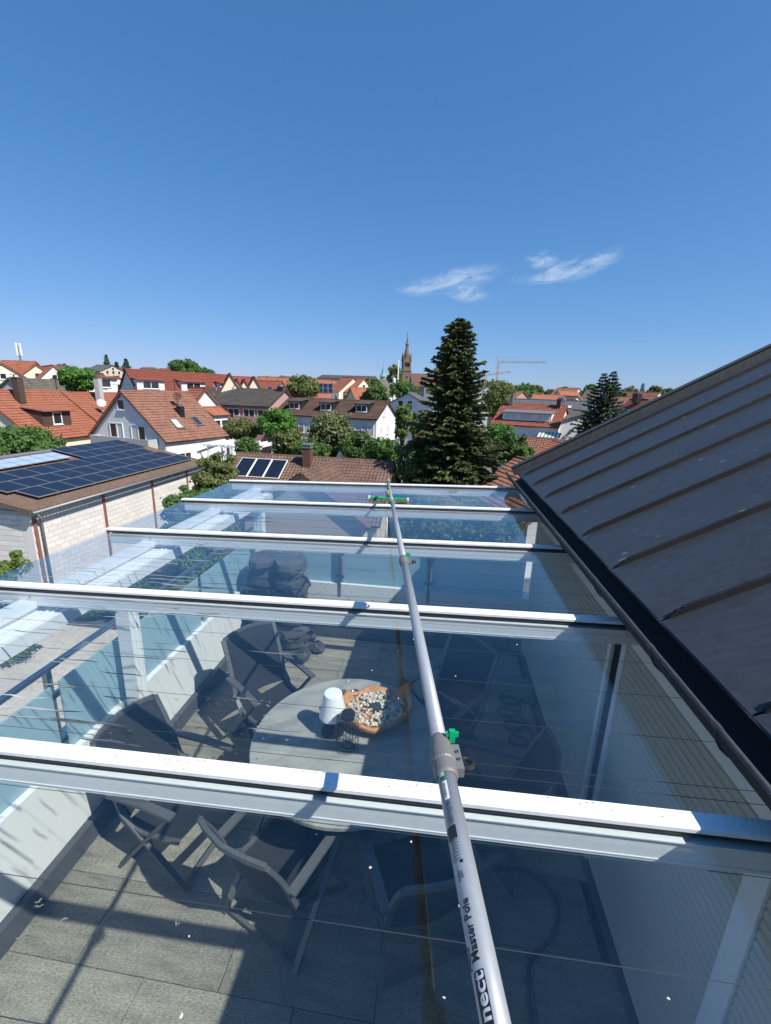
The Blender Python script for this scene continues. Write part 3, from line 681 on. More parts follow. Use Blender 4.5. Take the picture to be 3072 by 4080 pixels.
# slate stack in the far left corner
M['slate'] = rand_value(mat('split slate', (0.045, 0.047, 0.052), 0.55, var=(6, 0.8), col2=(0.10, 0.098, 0.09), bump=(18, 0.6, 0.02)), 0.6, 1.5)
stt = thing('slate_stack', 'dark column of stacked slate stones in the far left corner of the terrace', 'stone stack', (-1.74, 4.50, ZF))
rnd = random.Random(9); z = 0.0; k = 0
while z < 1.12:
    hgt = rnd.uniform(0.035, 0.075); spread = 0.34 if z > 0.42 else 0.40
    for s_ in (-1, 1):
        q = MB(); n = 9; wv = rnd.uniform(0.75, 1.1)
        ring = [(spread * wv * (0.5 + 0.12 * rnd.random()) * math.cos(2 * math.pi * i / n), 0.24 * (0.8 + 0.35 * rnd.random()) * math.sin(2 * math.pi * i / n)) for i in range(n)]
        q.prism([(x, y, 0) for x, y in ring], (rnd.uniform(-.01, .01), rnd.uniform(-.01, .01), hgt))
        o = obj('stone', q, M['slate'], stt); o.location = (s_ * spread * 0.42 + rnd.uniform(-.03, .03), rnd.uniform(-.05, .05), z + (0.004 if s_ > 0 else 0)); o.rotation_euler = (rnd.uniform(-.05, .05), rnd.uniform(-.05, .05), rnd.uniform(-.3, .3))
    z += hgt * 0.97; k += 1
for x, y in ((0.34, -0.22), (0.46, -0.05), (0.12, -0.32), (-0.2, -0.30)):
    q = MB().blob((0, 0, 0.05), 0.13, 0.09, 0.055, 9, 6, 0.35, int(x * 100)); o = obj('stone', q, M['slate'], stt); o.location = (x, y, 0); o.rotation_euler = (0, 0, x * 5)
# garden hose on the floor along the shutters
hp = [(0.30, 2.35), (0.45, 2.20), (0.64, 2.25), (0.80, 2.21), (0.88, 2.07), (0.81, 1.90), (0.67, 1.77), (0.63, 1.62), (0.62, 1.40), (0.58, 1.1), (0.54, 0.5)]
def smooth_path(pts, n=8):
    o = []; P = [V((*p, 0)) if len(p) == 2 else V(p) for p in pts]
    for i in range(len(P) - 1):
        a, b, c, d = P[max(i - 1, 0)], P[i], P[i + 1], P[min(i + 2, len(P) - 1)]
        for k in range(n):
            t = k / n; o.append(0.5 * ((2 * b) + (c - a) * t + (2 * a - 5 * b + 4 * c - d) * t * t + (3 * b - a - 3 * c + d) * t ** 3))
    return o + [P[-1]]
coil = []
for i in range(60): a = i * 0.42; coil.append((0.86 + 0.11 * math.cos(a) + 0.03 * math.sin(a * .3), 3.30 + i * 0.012 + 0.10 * math.sin(a)))
q = MB(); q.tube([(p.x, p.y, ZF + 0.013) for p in smooth_path(coil[::-1] + [(0.60, 2.85)] + hp, 4)], 0.011, 8)
single('garden_hose', q, mat('dark hose', (0.03, 0.045, 0.055), 0.4), 'dark garden hose looping over the shaded terrace floor by the shutters', 'hose', smooth=True)

# ------------------------------------------------------------------ telescopic cleaning pole
PA = V((0.018, 0.81, -0.634)); PB = V((-0.417, 3.742, -0.790)); pd = (PB - PA).normalized()
def pp(y): return PA + pd * ((y - PA.y) / pd.y)
M['pole_alu'] = mat('satin aluminium tube', (0.37, 0.39, 0.41), 0.38, 0.3, fine=(90, 0.04))
M['clamp'] = mat('grey clamp plastic', (0.16, 0.157, 0.155), 0.45)
M['green'] = mat('green plastic', (0.0, 0.33, 0.13), 0.4)
M['yellow'] = mat('yellow plastic', (0.72, 0.52, 0.02), 0.4)
M['ink'] = mat('black print', (0.015, 0.015, 0.02), 0.45)
M['label_white'] = mat('white sticker', (0.8, 0.8, 0.8), 0.5)
M['silver_print'] = mat('silver print', (0.5, 0.52, 0.54), 0.4)
pole = thing('cleaning_pole', 'long telescopic aluminium cleaning pole with green brush head lying across the rafters', 'pole', tuple(pp(0.81)))
side = pd.cross(V((0, 0, 1))).normalized(); pup = side.cross(pd).normalized()
SEC = [(0.17, 0.655, 0.0157), (0.655, 1.75, 0.0146), (1.75, 3.06, 0.0136), (3.06, 4.09, 0.0118)]
for a, b, r in SEC:
    q = MB(); q.tube([pp(a), pp(b)], r, 28); obj('tube', q, M['pole_alu'], pole, smooth=True, world=True)
def clamp(y, r, big):
    p = pp(y); s_ = r / 0.0175
    q = MB(); L = 0.052 * s_
    q.tube([p - pd * L, p - pd * L * 0.9, p - pd * L * 0.35, p - pd * L * 0.3, p + pd * L * 0.25, p + pd * L * 0.3, p + pd * L * 0.8, p + pd * L], [r * 1.12, r * 1.28, r * 1.34, r * 1.45, r * 1.45, r * 1.30, r * 1.22, r * 1.08], 24)
    q.boxv(p + side * r * 1.5 - pd * 0.004, side * r * 0.55, pd * L * 0.62, pup * r * 0.55)
    c = obj('clamp', q, M['clamp'], pole, smooth=False, world=True)
    w_ = MB(); w_.boxv(p + side * r * 1.35 + pup * r * 1.4 + pd * L * 0.75, side * r * 0.74, pd * r * 0.2, pup * r * 0.26); w_.boxv(p + side * r * 1.35 + pup * r * 1.15 + pd * L * 0.75, side * r * 0.34, pd * r * 0.30, pup * r * 0.75)
    obj('wing_nut', w_, M['green'], c, world=True)
    k = MB(); cc = p + side * r * 2.5 - pd * L * 0.25
    k.tube([cc + (side * math.cos(a) * 1.1 - pd * math.sin(a)) * r * 0.72 for a in [-1.9 + 0.38 * i for i in range(11)]], r * 0.30, 8)
    obj('clip', k, M['black'], c, world=True)
    for s2 in (0.1, -0.28):
        k = MB(); k.tube([p + side * r * 1.65 + pd * L * s2 + pup * r * 0.5, p + side * r * 1.65 + pd * L * s2 + pup * r * 0.72], r * 0.22, 10); obj('bolt', k, M['steel'], c, world=True)
clamp(0.655, 0.0157, True); clamp(1.75, 0.0146, False); clamp(3.06, 0.0134, False)
# printing: flat artwork wrapped on the lowest tube. s = metres along the pole, c = arc metres round it
R0 = SEC[0][2]
def wrap(pts, y_ref, ang0, lift=0.0004):
    o = []; base = pp(y_ref)
    for s_, c_ in pts:
        a = ang0 + c_ / R0; o.append(base + pd * s_ + (side * math.sin(a) + pup * math.cos(a)) * (R0 + lift))
    return o
def patch(s0, s1, c0, c1, y_ref, ang0, mb, lift=0.0004):
    n = max(2, int(abs(c1 - c0) / 0.003)); base = len(mb.v)
    for i in range(n + 1):
        c_ = c0 + (c1 - c0) * i / n; mb.v += [tuple(q) for q in wrap([(s0, c_), (s1, c_)], y_ref, ang0, lift)]
    for i in range(n): a = base + 2 * i; mb.f.append((a, a + 1, a + 3, a + 2))
def text_patch(txt, size, y_ref, s0, c0, ang0, material, name, bold=0.0, lift=0.0006, length=None):
    cu = bpy.data.curves.new('t', 'FONT'); cu.body = txt; cu.size = size; cu.offset = bold; cu.resolution_u = 3
    ob = bpy.data.objects.new('t', cu); COL.objects.link(ob); bpy.context.view_layer.update()
    me = bpy.data.meshes.new_from_object(ob.evaluated_get(bpy.context.evaluated_depsgraph_get()))
    bm_t = bmesh.new(); bm_t.from_mesh(me); yv = -size * 0.4
    while yv < size * 1.2:
        bmesh.ops.bisect_plane(bm_t, geom=bm_t.verts[:] + bm_t.edges[:] + bm_t.faces[:], plane_co=(0, yv, 0), plane_no=(0, 1, 0)); yv += 0.0016
    bm_t.verts.index_update(); vs = [(v.co.x, v.co.y) for v in bm_t.verts]; fs = [tuple(v.index for v in f.verts) for f in bm_t.faces]; bm_t.free()
    bpy.data.objects.remove(ob); bpy.data.meshes.remove(me); bpy.data.curves.remove(cu)
    x0, x1 = min(p[0] for p in vs), max(p[0] for p in vs); sx = length / (x1 - x0) if length else 1.0
    q = MB(); q.v = [tuple(p) for p in wrap([(s0 + (x - x0) * sx, c0 - y) for x, y in vs], y_ref, ang0, lift)]; q.f = fs
    return obj(name, q, material, pole, world=True)

def AN(frac): return RAD(-13) + math.asin(max(-0.98, min(0.98, frac * 2 - 1)))   # angle at a fraction of the visible width
def ARC(f0, f1): return (AN(f1) - AN(f0)) * R0
PYR = 0.30
def S(y): return (y - PYR) / pd.y
def print_part(*boxes):
    q = MB()
    for y0_, y1_, f0, f1 in boxes: patch(S(y0_), S(y1_), 0, ARC(f0, f1), PYR, AN(f0), q)
    return obj('print_block', q, M['ink'], pole, world=True)
print_part((0.255, 0.343, 0.10, 0.47)); print_part((0.493, 0.513, 0.04, 0.47)); print_part((0.4575, 0.4615, 0.36, 0.50))
for i in range(7): print_part((0.4635 + i * 0.0044, 0.4643 + i * 0.0044, 0.05, 0.44))
text_patch('nect', 0.0168, PYR, S(0.302), ARC(0.10, 0.42), AN(0.10), M['silver_print'], 'lettering', 0.0004, 0.0009, length=0.040)
text_patch('Master Pole', 0.0150, PYR, S(0.351), ARC(0.10, 0.40), AN(0.10), M['ink'], 'lettering', 0.00025, length=0.0640)
text_patch('ALU', 0.0150, PYR, S(0.346), 0.0, AN(0.075), M['ink'], 'lettering', 0.0002, length=0.024)
text_patch('6,00m', 0.0062, PYR, S(0.436), ARC(0.1, 0.26), AN(0.10), M['ink'], 'lettering', length=0.0135)
text_patch('20ft', 0.0062, PYR, S(0.438), ARC(0.1, 0.40), AN(0.10), M['ink'], 'lettering', length=0.0095)
text_patch('WEIGHT: 2,0kg / 4,4lb', 0.0052, PYR, S(0.515), ARC(0.1, 0.44), AN(0.10), M['ink'], 'lettering', length=0.038)
text_patch('LENGTH: 6,00m / 20ft', 0.0052, PYR, S(0.516), ARC(0.1, 0.31), AN(0.10), M['ink'], 'lettering', length=0.036)
gl_ = MB(); patch(S(0.6005), S(0.6165), 0, ARC(0.0, 0.42), PYR, AN(0.01), gl_); obj('green_label', gl_, M['green'], pole, world=True)
text_patch('ER.', 0.0120, PYR, S(0.6025), ARC(0.02, 0.37), AN(0.02), M['label_white'], 'lettering', 0.0003, 0.0009, length=0.0125)
st_ = MB(); patch(S(0.557), S(0.592), 0, ARC(0.22, 0.46), PYR, AN(0.22), st_); stk = obj('barcode_sticker', st_, M['label_white'], pole, world=True)
bc = MB(); rnd = random.Random(2); y_ = 0.560
while y_ < 0.588:
    w_ = rnd.choice((0.0005, 0.0008, 0.0012)); patch(S(y_), S(y_ + w_), 0, ARC(0.24, 0.37), PYR, AN(0.24), bc, 0.0009); y_ += w_ + rnd.choice((0.0006, 0.0010))
obj('barcode', bc, M['ink'], stk, world=True)
# brush head hanging from the pole tip onto the last pane
tipp = pp(4.085); bz = -0.952 + TPHI * tipp.x; bc_ = V((-0.46, 4.085, bz))
q = MB(); q.tube([tipp - pd * 0.015, tipp + pd * 0.025], 0.0145, 16); hd = obj('swivel_joint', q, M['black'], pole, world=True)
q = MB(); q.boxv(tipp + pd * 0.012 + V((0.004, 0, 0.014)), V((0.012, 0, 0)), V((0, 0.014, 0)), V((0, 0, 0.008))); obj('catch', q, M['yellow'], hd, world=True)
q = MB(); q.boxv(tipp + pd * 0.010 + V((0.018, 0, 0.002)), V((0.006, 0, 0)), V((0, 0.010, 0)), V((0, 0, 0.010))); obj('knob', q, M['green'], hd, world=True)
q = MB(); q.tube([tipp + pd * 0.022 + V((-0.003, 0, 0)), V((-0.468, 4.10, bz + 0.085)), V((-0.466, 4.093, bz + 0.02)), bc_ + V((0, 0, 0.006))], [0.009, 0.011, 0.009, 0.012], 12); hn = obj('handle', q, M['black'], pole, smooth=True, world=True)
q = MB(); q.tube([V((-0.464, 4.082, bz + 0.085)), V((-0.463, 4.078, bz + 0.03))], 0.0085, 12); obj('grip_insert', q, M['yellow'], hn, smooth=True, world=True)
q = MB(); q.tube([tipp + V((-0.02, 0.0, 0.05)), tipp + V((-0.026, 0.005, 0.0)), V((-0.492, 4.09, bz + 0.07)), V((-0.478, 4.09, bz + 0.012))], 0.0022, 6); obj('cord', q, M['clamp'], pole, world=True)
q = MB(); q.prism([(-0.640, 4.085 + a, bz + b) for a, b in ((-0.013, -0.012), (-0.015, 0.004), (-0.006, 0.012), (0.010, 0.010), (0.014, -0.008))], (0.362, 0, 0)); tb_ = obj('brush_bar', q, M['green'], pole, world=True)
for x in (-0.652, -0.279): q = MB(); q.boxv((x + 0.006, 4.085, bz), (0.009, 0, 0), (0, 0.016, 0), (0, 0, 0.014)); obj('end_cap', q, M['label_white'], tb_, world=True)
M['bristle'] = mat('wet brown bristles', (0.05, 0.035, 0.02), 0.7, var=(60, 0.9), col2=(0.30, 0.17, 0.05), stretch=(1, 1, 0.2))
q = MB(); rnd = random.Random(6); zg = -0.9767 + TPHI * -0.46 + 0.001
for i in range(520):
    x = rnd.uniform(-0.645, -0.272); y0_ = 4.085 + rnd.uniform(-0.012, 0.012)
    q.bar((x, y0_, bz - 0.008), (x + rnd.uniform(-.012, .012), y0_ + rnd.uniform(-0.045, 0.02), zg + rnd.uniform(0, .006)), 0.004, 0.004)
obj('bristles', q, M['bristle'], pole, world=True, kind='stuff')
# ------------------------------------------------------------------ town: materials
def wallm(name, c, c2=None): return mat(name, c, 0.9, var=(0.35, 0.35), col2=c2 or tuple(k * 0.82 for k in c), fine=(3, 0.04), spec=0.2)
WM = dict(white=wallm('white plaster', (0.72, 0.715, 0.70), (0.63, 0.62, 0.60)), cream=wallm('cream plaster', (0.76, 0.69, 0.53)), pink=wallm('old rose plaster', (0.46, 0.27, 0.245)),
          grey=wallm('grey plaster', (0.45, 0.45, 0.44)), ochre=wallm('beige plaster', (0.58, 0.47, 0.34)), blue=wallm('pale blue plaster', (0.42, 0.52, 0.60)), stone=wallm('brown sandstone', (0.20, 0.155, 0.115), (0.10, 0.08, 0.065)))
RM = dict(orange=tile_mat('bright orange tiles', (0.325, 0.128, 0.078), (0.245, 0.088, 0.056), 1.0), red=tile_mat('dark red tiles', (0.225, 0.070, 0.048), (0.18, 0.055, 0.040)),
          rosy=tile_mat('faded red tiles', (0.285, 0.150, 0.105), (0.195, 0.090, 0.065), 1.0, 1.3), brown=tile_mat('brown concrete tiles', (0.17, 0.105, 0.082), (0.105, 0.066, 0.054), 1.0, 1.2),
          umber=tile_mat('umber tiles', (0.125, 0.078, 0.060), (0.075, 0.05, 0.042), 1.0, 0.8), dark=tile_mat('dark grey tiles', (0.095, 0.085, 0.078), (0.06, 0.056, 0.055), 1.0, 0.7),
          slate=tile_mat('grey slate roof', (0.105, 0.112, 0.122), (0.08, 0.085, 0.095)), old=tile_mat('lichened grey tiles', (0.17, 0.155, 0.13), (0.09, 0.075, 0.065), 1.0, 1.6), rowred=tile_mat('row house tiles', (0.30, 0.115, 0.072), (0.235, 0.082, 0.053), 1.0), nave=tile_mat('church roof tiles', (0.155, 0.082, 0.066), (0.12, 0.06, 0.05)))
M['winf'] = mat('white window frame', (0.78, 0.78, 0.78), 0.5)
M['pane'] = mat('window pane', (0.025, 0.03, 0.035), 0.06, spec=0.8)
M['blind'] = mat('closed roller blind', (0.55, 0.55, 0.53), 0.6)
M['brownwood'] = mat('brown timber', (0.09, 0.055, 0.04), 0.7, var=(3, 0.5))
M['pv'] = mat('photovoltaic cells', (0.012, 0.017, 0.034), 0.3, spec=0.22, fine=(3, 0.2))
M['pvf'] = mat('panel frame', (0.50, 0.51, 0.52), 0.35, 0.6)
M['pv_skytone'] = mat('glossy collector with painted sky sheen', (0.38, 0.47, 0.62), 0.12, spec=0.9)  # pale blue base colour stands in for reflected sky
M['lead'] = mat('lead grey sheet', (0.22, 0.23, 0.24), 0.5, 0.4)
M['brick'] = mat('dark brick', (0.14, 0.065, 0.045), 0.9, var=(3, 0.7), col2=(0.08, 0.04, 0.03), fine=(14, 0.3))
M['dish'] = mat('dish white', (0.62, 0.62, 0.62), 0.5)

def tiled(mb, O, e, L, s, H, n, tw, th, amp=0.042, step=0.06):
    """courses of wavy tiles: e along the eave, s up the slope, n the normal"""
    nc = max(2, round(L / tw)); nr = max(2, round(H / th)); O, e, s, n = V(O), V(e), V(s), V(n); sub = 3
    for r in range(nr):
        base = len(mb.v); j = random.uniform(-.006, .006)
        for q, (t, lift) in enumerate(((r, step), (r + 1.0, 0.0), (r, step - 0.02))):
            for c in range(nc * sub + 1):
                ph = (c % sub) / sub; bump = amp * math.cos(2 * math.pi * ph)
                mb.v.append(tuple(O + e * (L * c / (nc * sub)) + s * (H * t / nr) + n * (lift + (bump if q < 2 else bump - 0.01) + j)))
        k = nc * sub + 1
        for c in range(nc * sub): mb.f.append((base + c, base + c + 1, base + k + c + 1, base + k + c)); mb.f.append((base + 2 * k + c, base + 2 * k + c + 1, base + c + 1, base + c))
    return mb

class House:
    def __init__(s, name, label, c, yaw, w, l, ze, zr, wall, roof, tiles=None, ov=0.35, cat='house', group=None, base=None, ovg=0.25):
        base = gz(c[0], c[1]) - 0.3 if base is None else base
        s.t = thing(name, label, cat, (c[0], c[1], base), RAD(yaw), group); s.w, s.l, s.ov, s.ovg = w, l, ov, ovg
        s.ze, s.zr = ze - base, zr - base; s.base = base
        hw = w / 2; z1 = s.ze; slope = (s.zr - s.ze) / (hw + ov); s.zw = z1 + slope * ov; s.slope = slope
        m_ = MB(); m_.prism([(-hw, -l / 2, 0), (hw, -l / 2, 0), (hw, -l / 2, s.zw - 0.12), (0, -l / 2, s.zr - 0.12), (-hw, -l / 2, s.zw - 0.12)], (0, l, 0))
        s.wall = obj('wall', m_, WM[wall], s.t); s.rm = RM[roof]
        H = math.hypot(hw + ov, s.zr - z1); s.H = H; Lr = l + 2 * ovg
        for sg in (1, -1):
            su = V((-sg * (hw + ov), 0, s.zr - z1)).normalized(); nn = V((sg * (s.zr - z1), 0, hw + ov)).normalized()
            O = V((sg * (hw + ov), -Lr / 2, z1)); r = MB()
            r.boxv(O + V((0, Lr / 2, 0)) + su * H / 2 - nn * 0.07, V((0, Lr / 2, 0)), su * H / 2, nn * 0.065)
            if tiles: tiled(r, O, V((0, 1, 0)) if sg > 0 else V((0, 1, 0)), Lr, su, H, nn, *tiles)
            obj('roof', r, s.rm, s.t)
        rd = MB(); rd.tube([(0, -Lr / 2, s.zr + 0.01), (0, Lr / 2, s.zr + 0.01)], 0.10, 8); obj('ridge_tiles', rd, s.rm, s.t)
    def rp(s, side, a, t, lift=0.0):
        sg = 1 if side == 'r' else -1; hw = s.w / 2 + s.ov
        n = V((sg * (s.zr - s.ze), 0, hw)).normalized(); return V((sg * hw * (1 - t), a, s.ze + (s.zr - s.ze) * t)) + n * lift, n, V((-sg * hw, 0, s.zr - s.ze)).normalized()
    def win(s, face, a, z, w=1.0, h=1.2, pane='pane', frame='winf', rel=True, parent=None):
        z = z - s.base if not rel else z
        if face in 'fb': c = V((a, -s.l / 2 if face == 'f' else s.l / 2, z)); u = V((1, 0, 0)); n = V((0, -1 if face == 'f' else 1, 0))
        else: c = V((s.w / 2 if face == 'r' else -s.w / 2, a, z)); u = V((0, 1, 0)); n = V((1 if face == 'r' else -1, 0, 0))
        s.window(c, u, n, w, h, pane, frame)
    def window(s, c, u, n, w, h, pane='pane', frame='winf', up=(0, 0, 1)):
        up = V(up); fw = 0.09; f = MB()
        for sg in (-1, 1): f.boxv(c + u * sg * (w / 2 - fw / 2) + n * 0.03, u * fw / 2, up * h / 2, n * 0.035); f.boxv(c + up * sg * (h / 2 - fw / 2) + n * 0.029, u * (w / 2 - fw), up * fw / 2, n * 0.034)
        if w > 1.3: f.boxv(c + n * 0.028, u * 0.04, up * (h / 2 - fw), n * 0.033)
        f.boxv(c - up * (h / 2 + 0.04) + n * 0.06, u * (w / 2 + 0.06), up * 0.03, n * 0.07)
        o = obj('window', f, M[frame], s.t); p = MB(); p.boxv(c + n * 0.012, u * (w / 2 - fw), up * (h / 2 - fw), n * 0.011); obj('pane', p, M[pane], o)
    def skylight(s, side, a, t, w=0.8, h=1.2, pane='pane', frame='lead'):
        p, n, su = s.rp(side, a, t, 0.02); s.window(p + n * 0.03, V((0, 1, 0)), n, w, h, pane, frame, su)
    def chimney(s, x, y, z0, z1, sz=0.5, m_='brick', cap='lead'):
        z0 -= s.base; z1 -= s.base; q = MB(); q.box(x - sz / 2, x + sz / 2, y - sz / 2, y + sz / 2, z0, z1); o = obj('chimney', q, M[m_] if isinstance(m_, str) else m_, s.t)
        q = MB(); q.box(x - sz * .58, x + sz * .58, y - sz * .58, y + sz * .58, z1, z1 + 0.08)
        for dx in (-1, 1): q.box(x + dx * sz * .45 - .04, x + dx * sz * .45 + .04, y - .04, y + .04, z1 + 0.08, z1 + 0.25)
        q.box(x - sz * .6, x + sz * .6, y - sz * .6, y + sz * .6, z1 + 0.25, z1 + 0.30); obj('chimney_cap', q, M[cap], o)
    def dormer(s, side, a, t, w, h, wall='brownwood', roof=None, wins=1, pane='pane', depth=None, rise=0.12, wk=0.82):
        """shed dormer: its face stands on the slope at t"""
        sg = 1 if side == 'r' else -1; p, n, su = s.rp(side, a, t); out_ = V((sg, 0, 0)); Y = V((0, 1, 0)); dp = depth or h / s.slope * 1.05
        q = MB(); q.boxv(p + V((0, 0, h / 2)) - out_ * dp / 2, out_ * dp / 2, Y * w / 2, V((0, 0, h / 2))); d = obj('dormer', q, wall if not isinstance(wall, str) else M[wall] if wall in M else WM[wall], s.t)
        q = MB(); q.boxv(p + V((0, 0, h + 0.06 + rise * dp / 2)) - out_ * (dp / 2 - 0.12), out_ * (dp / 2 + 0.25) - V((0, 0, rise * (dp / 2 + .25))), Y * (w / 2 + 0.15), V((0, 0, 0.05))); obj('dormer_roof', q, roof or s.rm, d)
        ww = w / wins
        for i in range(wins): s.window(p + V((0, 0, h * 0.52)) + Y * ((i - (wins - 1) / 2) * ww), Y, out_, ww * wk, h * 0.78, pane)
        return d
    def balcony(s, face, a, z, w, d=1.2, h=0.9, m_=None):
        z -= s.base; c, u, n = s._face(face, a, z); q = MB(); q.boxv(c + n * d / 2, u * w / 2, n * d / 2, V((0, 0, 0.08))); q.boxv(c + n * (d - 0.05) + V((0, 0, h / 2)), u * w / 2, n * 0.04, V((0, 0, h / 2)))
        for sg in (-1, 1): q.boxv(c + n * d / 2 + u * sg * (w / 2 - .04) + V((0, 0, h / 2)), u * 0.04, n * (d / 2 - .06), V((0, 0, h / 2)))
        return obj('balcony', q, m_ or s.wall.data.materials[0], s.t)
    def _face(s, face, a, z):
        if face in 'fb': return V((a, -s.l / 2 if face == 'f' else s.l / 2, z)), V((1, 0, 0)), V((0, -1 if face == 'f' else 1, 0))
        return V((s.w / 2 if face == 'r' else -s.w / 2, a, z)), V((0, 1, 0)), V((1 if face == 'r' else -1, 0, 0))
    def dish(s, x, y, z, r=0.4, m_='dish', toward=(0.6, -0.7, 0.35)):
        z -= s.base; q = MB(); d = V(toward).normalized(); sd = d.cross(V((0, 0, 1))).normalized(); u = sd.cross(d); c = V((x, y, z)); base = len(q.v)
        for k, (rr, dd) in enumerate(((0.02, -0.16), (0.6, -0.10), (1.0, 0.0), (1.0, -0.03), (0.6, -0.13), (0.02, -0.2))):
            for i in range(16): a = 2 * math.pi * i / 16; q.v.append(tuple(c + (sd * math.cos(a) + u * math.sin(a)) * r * rr + d * dd * r * 1.5))
        for k in range(5):
            for i in range(16): a = base + k * 16 + i; b = base + k * 16 + (i + 1) % 16; q.f.append((a, b, b + 16, a + 16))
        q.tube([c - d * 0.25 * r, c - d * 0.4 * r - V((0, 0, 1.1 * r)), c - d * .4 * r - V((0, 0, 2.2 * r))], 0.03, 6); q.tube([c - u * r * .9, c + d * r * 0.9], 0.02, 5)
        obj('satellite_dish', q, M[m_], s.t, smooth=False)
    def pv(s, side, a0, t0, nc, nr, pw=1.0, ph=1.6, m_='pv'):
        p0, n, su = s.rp(side, a0, t0, 0.10)
        arr = None
        for r in range(nr):
            for c in range(nc):
                cc = p0 + V((0, pw * (c + .5), 0)) + su * ph * (r + .5); q = MB(); q.boxv(cc, V((0, pw / 2 - .015, 0)), su * (ph / 2 - .015), n * 0.02); o = obj('solar_panel', q, M['pvf'], s.t)
                q = MB(); q.boxv(cc + n * 0.021, V((0, pw / 2 - .05, 0)), su * (ph / 2 - .05), n * 0.004); obj('cells', q, M[m_], o)

# ------------------------------------------------------------------ the warehouse with the solar roof
wh = thing('warehouse', 'long pale block warehouse with brown corrugated roof left of the terrace', 'warehouse', (-23.3, 23.3, GZ))
X0, Y0, Y1, ZE, ZR, XRg = -17.1, 16.15, 30.5, -5.30, -4.05, -23.6
M['block'] = rand_value(mat('cream concrete block', (0.70, 0.665, 0.63), 0.9, var=(1.2, 0.4), col2=(0.64, 0.59, 0.54), fine=(12, 0.05)), 0.90, 1.06)
M['mortar'] = mat('grey mortar', (0.50, 0.46, 0.42), 0.95)
M['fibre'] = mat('brown fibre cement', (0.155, 0.098, 0.070), 0.9, var=(1.1, 0.8), col2=(0.105, 0.072, 0.056), fine=(8, 0.2))
M['rust'] = mat('red steel column', (0.26, 0.12, 0.085), 0.7, var=(2, 0.5))
q = MB(); q.box(-30.0, X0 - 0.33, Y0 + 0.13, Y1 - 0.05, GZ, ZE - 0.12)
q.prism([(X0 - 0.33, Y0 + 0.14, ZE - 0.121), (XRg, Y0 + 0.14, ZR - 0.12), (-30.0, Y0 + 0.14, ZE - 0.121)], (0, Y1 - Y0 - 0.2, 0))
wall_o = obj('wall', q, M['mortar'], wh, world=True)
bw_, bh_ = 0.50, 0.247
bm1 = MB().box(-0.015, 0.015, -bw_ / 2 + 0.008, bw_ / 2 - 0.008, -bh_ / 2 + 0.008, bh_ / 2 - 0.008).mesh('block', M['block'])
bm2 = MB().box(-bw_ / 2 + 0.008, bw_ / 2 - 0.008, -0.015, 0.015, -bh_ / 2 + 0.008, bh_ / 2 - 0.008).mesh('block', M['block'])
cells = []
zt = ZE - 0.30
for j in range(22):
    z = zt - (j + 0.5) * bh_
    if z < GZ + 0.1: break
    for i in range(30):
        y = Y0 + 0.35 + (i + (0.5 if j % 2 else 0)) * bw_
        if y > Y1 - 0.3: continue
        cells.append((math.hypot(X0, y) + j * 0.9, (X0 - 0.315, y, z), bm1))
    for i in range(8):
        x = X0 - 0.75 - (i + (0.5 if j % 2 else 0)) * bw_; cells.append((math.hypot(x, Y0) + j * 0.9, (x, Y0 + 0.115, z), bm2))
cells.sort(key=lambda c: c[0]); rest = MB()
for i, (_, p, me) in enumerate(cells):
    if i < 300: o = obj('block', me, None, wall_o); o.location = V(p) - ORI[wh.name]
    elif me is bm1: rest.box(p[0] - .015, p[0] + .015, p[1] - bw_ / 2 + .008, p[1] + bw_ / 2 - .008, p[2] - bh_ / 2 + .008, p[2] + bh_ / 2 - .008)
    else: rest.box(p[0] - bw_ / 2 + .008, p[0] + bw_ / 2 - .008, p[1] - .015, p[1] + .015, p[2] - bh_ / 2 + .008, p[2] + bh_ / 2 - .008)
obj('block_courses', rest, M['block'], wall_o, world=True, kind='stuff')
q = MB(); q.box(X0 - 0.78, X0 - 0.325, Y0 + 0.09, Y0 + 0.30, GZ, ZE - 0.3); obj('corner_pier', q, M['block'], wh, world=True)
for y in (Y0 + 0.22, Y0 + 4.3, Y0 + 8.3, Y0 + 12.1):
    q = MB(); q.box(X0 - 0.298, X0 - 0.24, y - 0.07, y + 0.07, GZ, ZE - 0.2); obj('column', q, M['rust'], wh, world=True)
q = MB(); q.box(-30, X0 - 0.1, Y0 + 0.05, Y0 + 0.11, ZE - 0.32, ZE - 0.12); obj('fascia_board', q, WM['grey'], wh, world=True)
def corr(xa, za, xb, zb, ya, yb, pitch=0.177, amp=0.028):
    q = MB(); n = int((yb - ya) / pitch * 4); nx = 3
    for i in range(n + 1):
        y = ya + (yb - ya) * i / n; dz = amp * math.sin(i * math.pi / 2)
        for k in range(nx + 1): t = k / nx; q.v.append((xa + (xb - xa) * t, y, za + (zb - za) * t + dz))
        for k in range(nx + 1): t = k / nx; q.v.append((xa + (xb - xa) * t, y, za + (zb - za) * t + dz - 0.05))
    w_ = 2 * (nx + 1)
    for i in range(n):
        a = i * w_
        for k in range(nx): q.f.append((a + k, a + k + 1, a + w_ + k + 1, a + w_ + k)); b = a + nx + 1; q.f.append((b + k + 1, b + k, b + w_ + k, b + w_ + k + 1))
        q.f.append((a, a + w_, a + w_ + nx + 1, a + nx + 1))
    return q
ro = obj('roof', corr(X0 + 0.05, ZE, XRg, ZR, Y0 - 0.15, Y1 + 0.1), M['fibre'], wh, world=True)
obj('roof', corr(-30.2, ZE, XRg, ZR, Y0 - 0.15, Y1 + 0.1), M['fibre'], wh, world=True)
q = MB(); q.tube([(XRg, Y0 - 0.15, ZR + 0.02), (XRg, Y1 + 0.1, ZR + 0.02)], 0.12, 8); obj('ridge_cap', q, M['lead'], wh, world=True)
